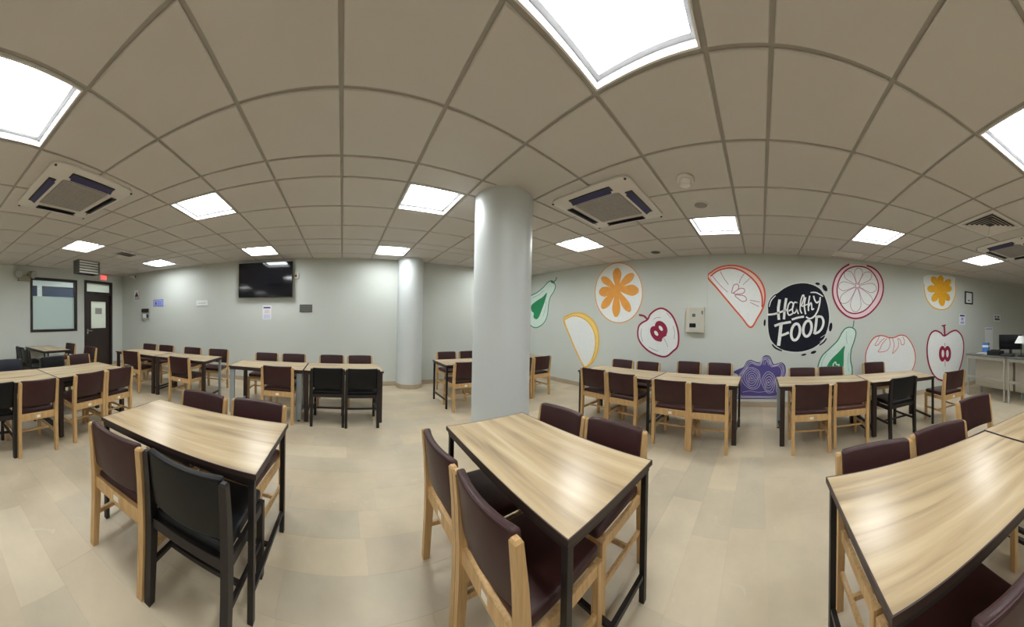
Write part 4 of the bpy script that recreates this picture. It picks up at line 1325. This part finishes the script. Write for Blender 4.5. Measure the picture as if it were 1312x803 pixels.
def counter_unit(x0, x1, y0, y1, label, legs_front=True):
    """stainless unit, front towards +Y (y1)"""
    o = empty('steel_counter', ((x0 + x1) / 2, (y0 + y1) / 2, 0)); tag(o, label, 'counter', 'stainless serving counters')
    hx, hy = (x1 - x0) / 2, (y1 - y0) / 2
    MB().box2((-hx, -hy, CT - 0.035), (hx, hy, CT), 0.005).build('worktop', M['worktop_steel'], o)
    for sx in (-1, 1):
        for sy in (-1, 1):
            lg = MB().cyl((sx * (hx - 0.04), sy * (hy - 0.04), 0.03), (sx * (hx - 0.04), sy * (hy - 0.04), CT - 0.035), 0.022, seg=14).build('leg', M['rail_steel'], o, True)
            MB().cyl((sx * (hx - 0.04), sy * (hy - 0.04), 0.0), (sx * (hx - 0.04), sy * (hy - 0.04), 0.032), 0.026, 0.02, seg=14).build('foot', M['grey_leg'], lg)
    MB().box2((-hx + 0.012, -hy + 0.25, 0.17), (hx - 0.012, hy - 0.30, CT - 0.036), 0.004).build('cabinet_body', M['steel'], o)
    for sx in (-1, 1):
        MB().cyl((sx * (hx - 0.14), hy - 0.36, 0.0), (sx * (hx - 0.14), hy - 0.36, 0.17), 0.018, seg=12).build('cabinet_foot', M['grey_leg'], o)
    MB().box2((-hx + 0.05, hy - 0.060, 0.385), (hx - 0.05, hy - 0.020, 0.435), 0.003).build('front_rail', M['rail_steel'], o)
    MB().box2((-hx + 0.05, hy - 0.05, CT - 0.10), (hx - 0.05, hy - 0.03, CT - 0.036), 0.003).build('upper_rail', M['rail_steel'], o)


counter_unit(3.16, 4.24, -5.05, -4.12, 'stainless steel serving counter unit beside the apple outline mural')
counter_unit(2.05, 3.13, -5.05, -4.12, 'stainless steel serving counter unit cut by the right edge')

# things on the counter
o = empty('monitor', (3.36, -4.60, CT), R(180 + 30)); tag(o, 'black cash desk monitor seen from behind on the steel counter', 'monitor')
MB().lathe([(0.11, 0), (0.11, 0.012), (0.03, 0.018)], 24).build('base', M['black_plastic'], o, True)
MB().box2((-0.03, -0.015, 0.012), (0.03, 0.015, 0.2), 0.004).build('stand', M['black_plastic'], o)
MB().box2((-0.25, -0.025, 0.10), (0.25, 0.025, 0.42), 0.01).build('display', M['black_plastic'], o)
MB().box2((-0.235, -0.028, 0.115), (0.235, -0.025, 0.405)).build('back_cover', M['screen'], o)
o = empty('cash_printer', (3.50, -4.26, CT), R(6)); tag(o, 'low black receipt printer in front of the monitor', 'printer')
MB().box2((-0.15, -0.10, 0), (0.15, 0.10, 0.095), 0.012).build('body', M['black_plastic'], o)
MB().box2((-0.09, -0.06, 0.09), (0.09, 0.06, 0.115), 0.008).build('lid', M['black_plastic'], o)
o = empty('keyboard', (3.17, -4.23, CT), R(4)); tag(o, 'black keyboard on the counter right of the receipt printer', 'keyboard')
MB().box2((-0.14, -0.07, 0), (0.14, 0.07, 0.025), 0.005).build('case', M['black_plastic'], o)
mb = MB()
for i in range(8):
    for j in range(4):
        mb.box((-0.112 + i * 0.032, -0.045 + j * 0.03, 0.029), (0.026, 0.024, 0.01))
mb.build('key_block', M['grey_plate'], o)
o = empty('carton', (4.08, -4.62, CT), R(25)); tag(o, 'small blue and white carton on the left end of the counter', 'carton')
MB().box2((-0.075, -0.06, 0), (0.075, 0.06, 0.12), 0.003).build('lower_box', M['blue_box'], o)
MB().box2((-0.07, -0.055, 0.12), (0.07, 0.055, 0.17), 0.003).build('upper_band', M['white_paper'], o)
MB().box2((-0.072, -0.057, 0.17), (0.072, 0.057, 0.22), 0.003).build('lid', M['blue_box'], o)
o = tag(empty('paper_stack', (3.86, -4.36, CT), R(12)), 'loose white papers on the counter left of the monitor', 'papers')
for j in range(3):
    MB().box((0.01 * j, 0.012 * j, 0.004 + 0.006 * j), (0.30, 0.21, 0.005), Matrix.Rotation(R(7 * j), 3, 'Z')).build('sheet', M['white_paper'], o)
o = empty('desk_lamp', (2.93, -4.36, CT)); tag(o, 'desk lamp with white shade at the right edge of the picture', 'lamp')
MB().lathe([(0.07, 0), (0.07, 0.015), (0.015, 0.022)], 24).build('base', M['black_plastic'], o, True)
MB().cyl((0, 0, 0.02), (0, 0, 0.30), 0.009, seg=10).build('stem', M['black_plastic'], o)
MB().lathe([(0.13, 0.26), (0.05, 0.40), (0.046, 0.40), (0.126, 0.26)], 28, caps=False).build('lamp_shade', M['lamp_shade'], o, True)
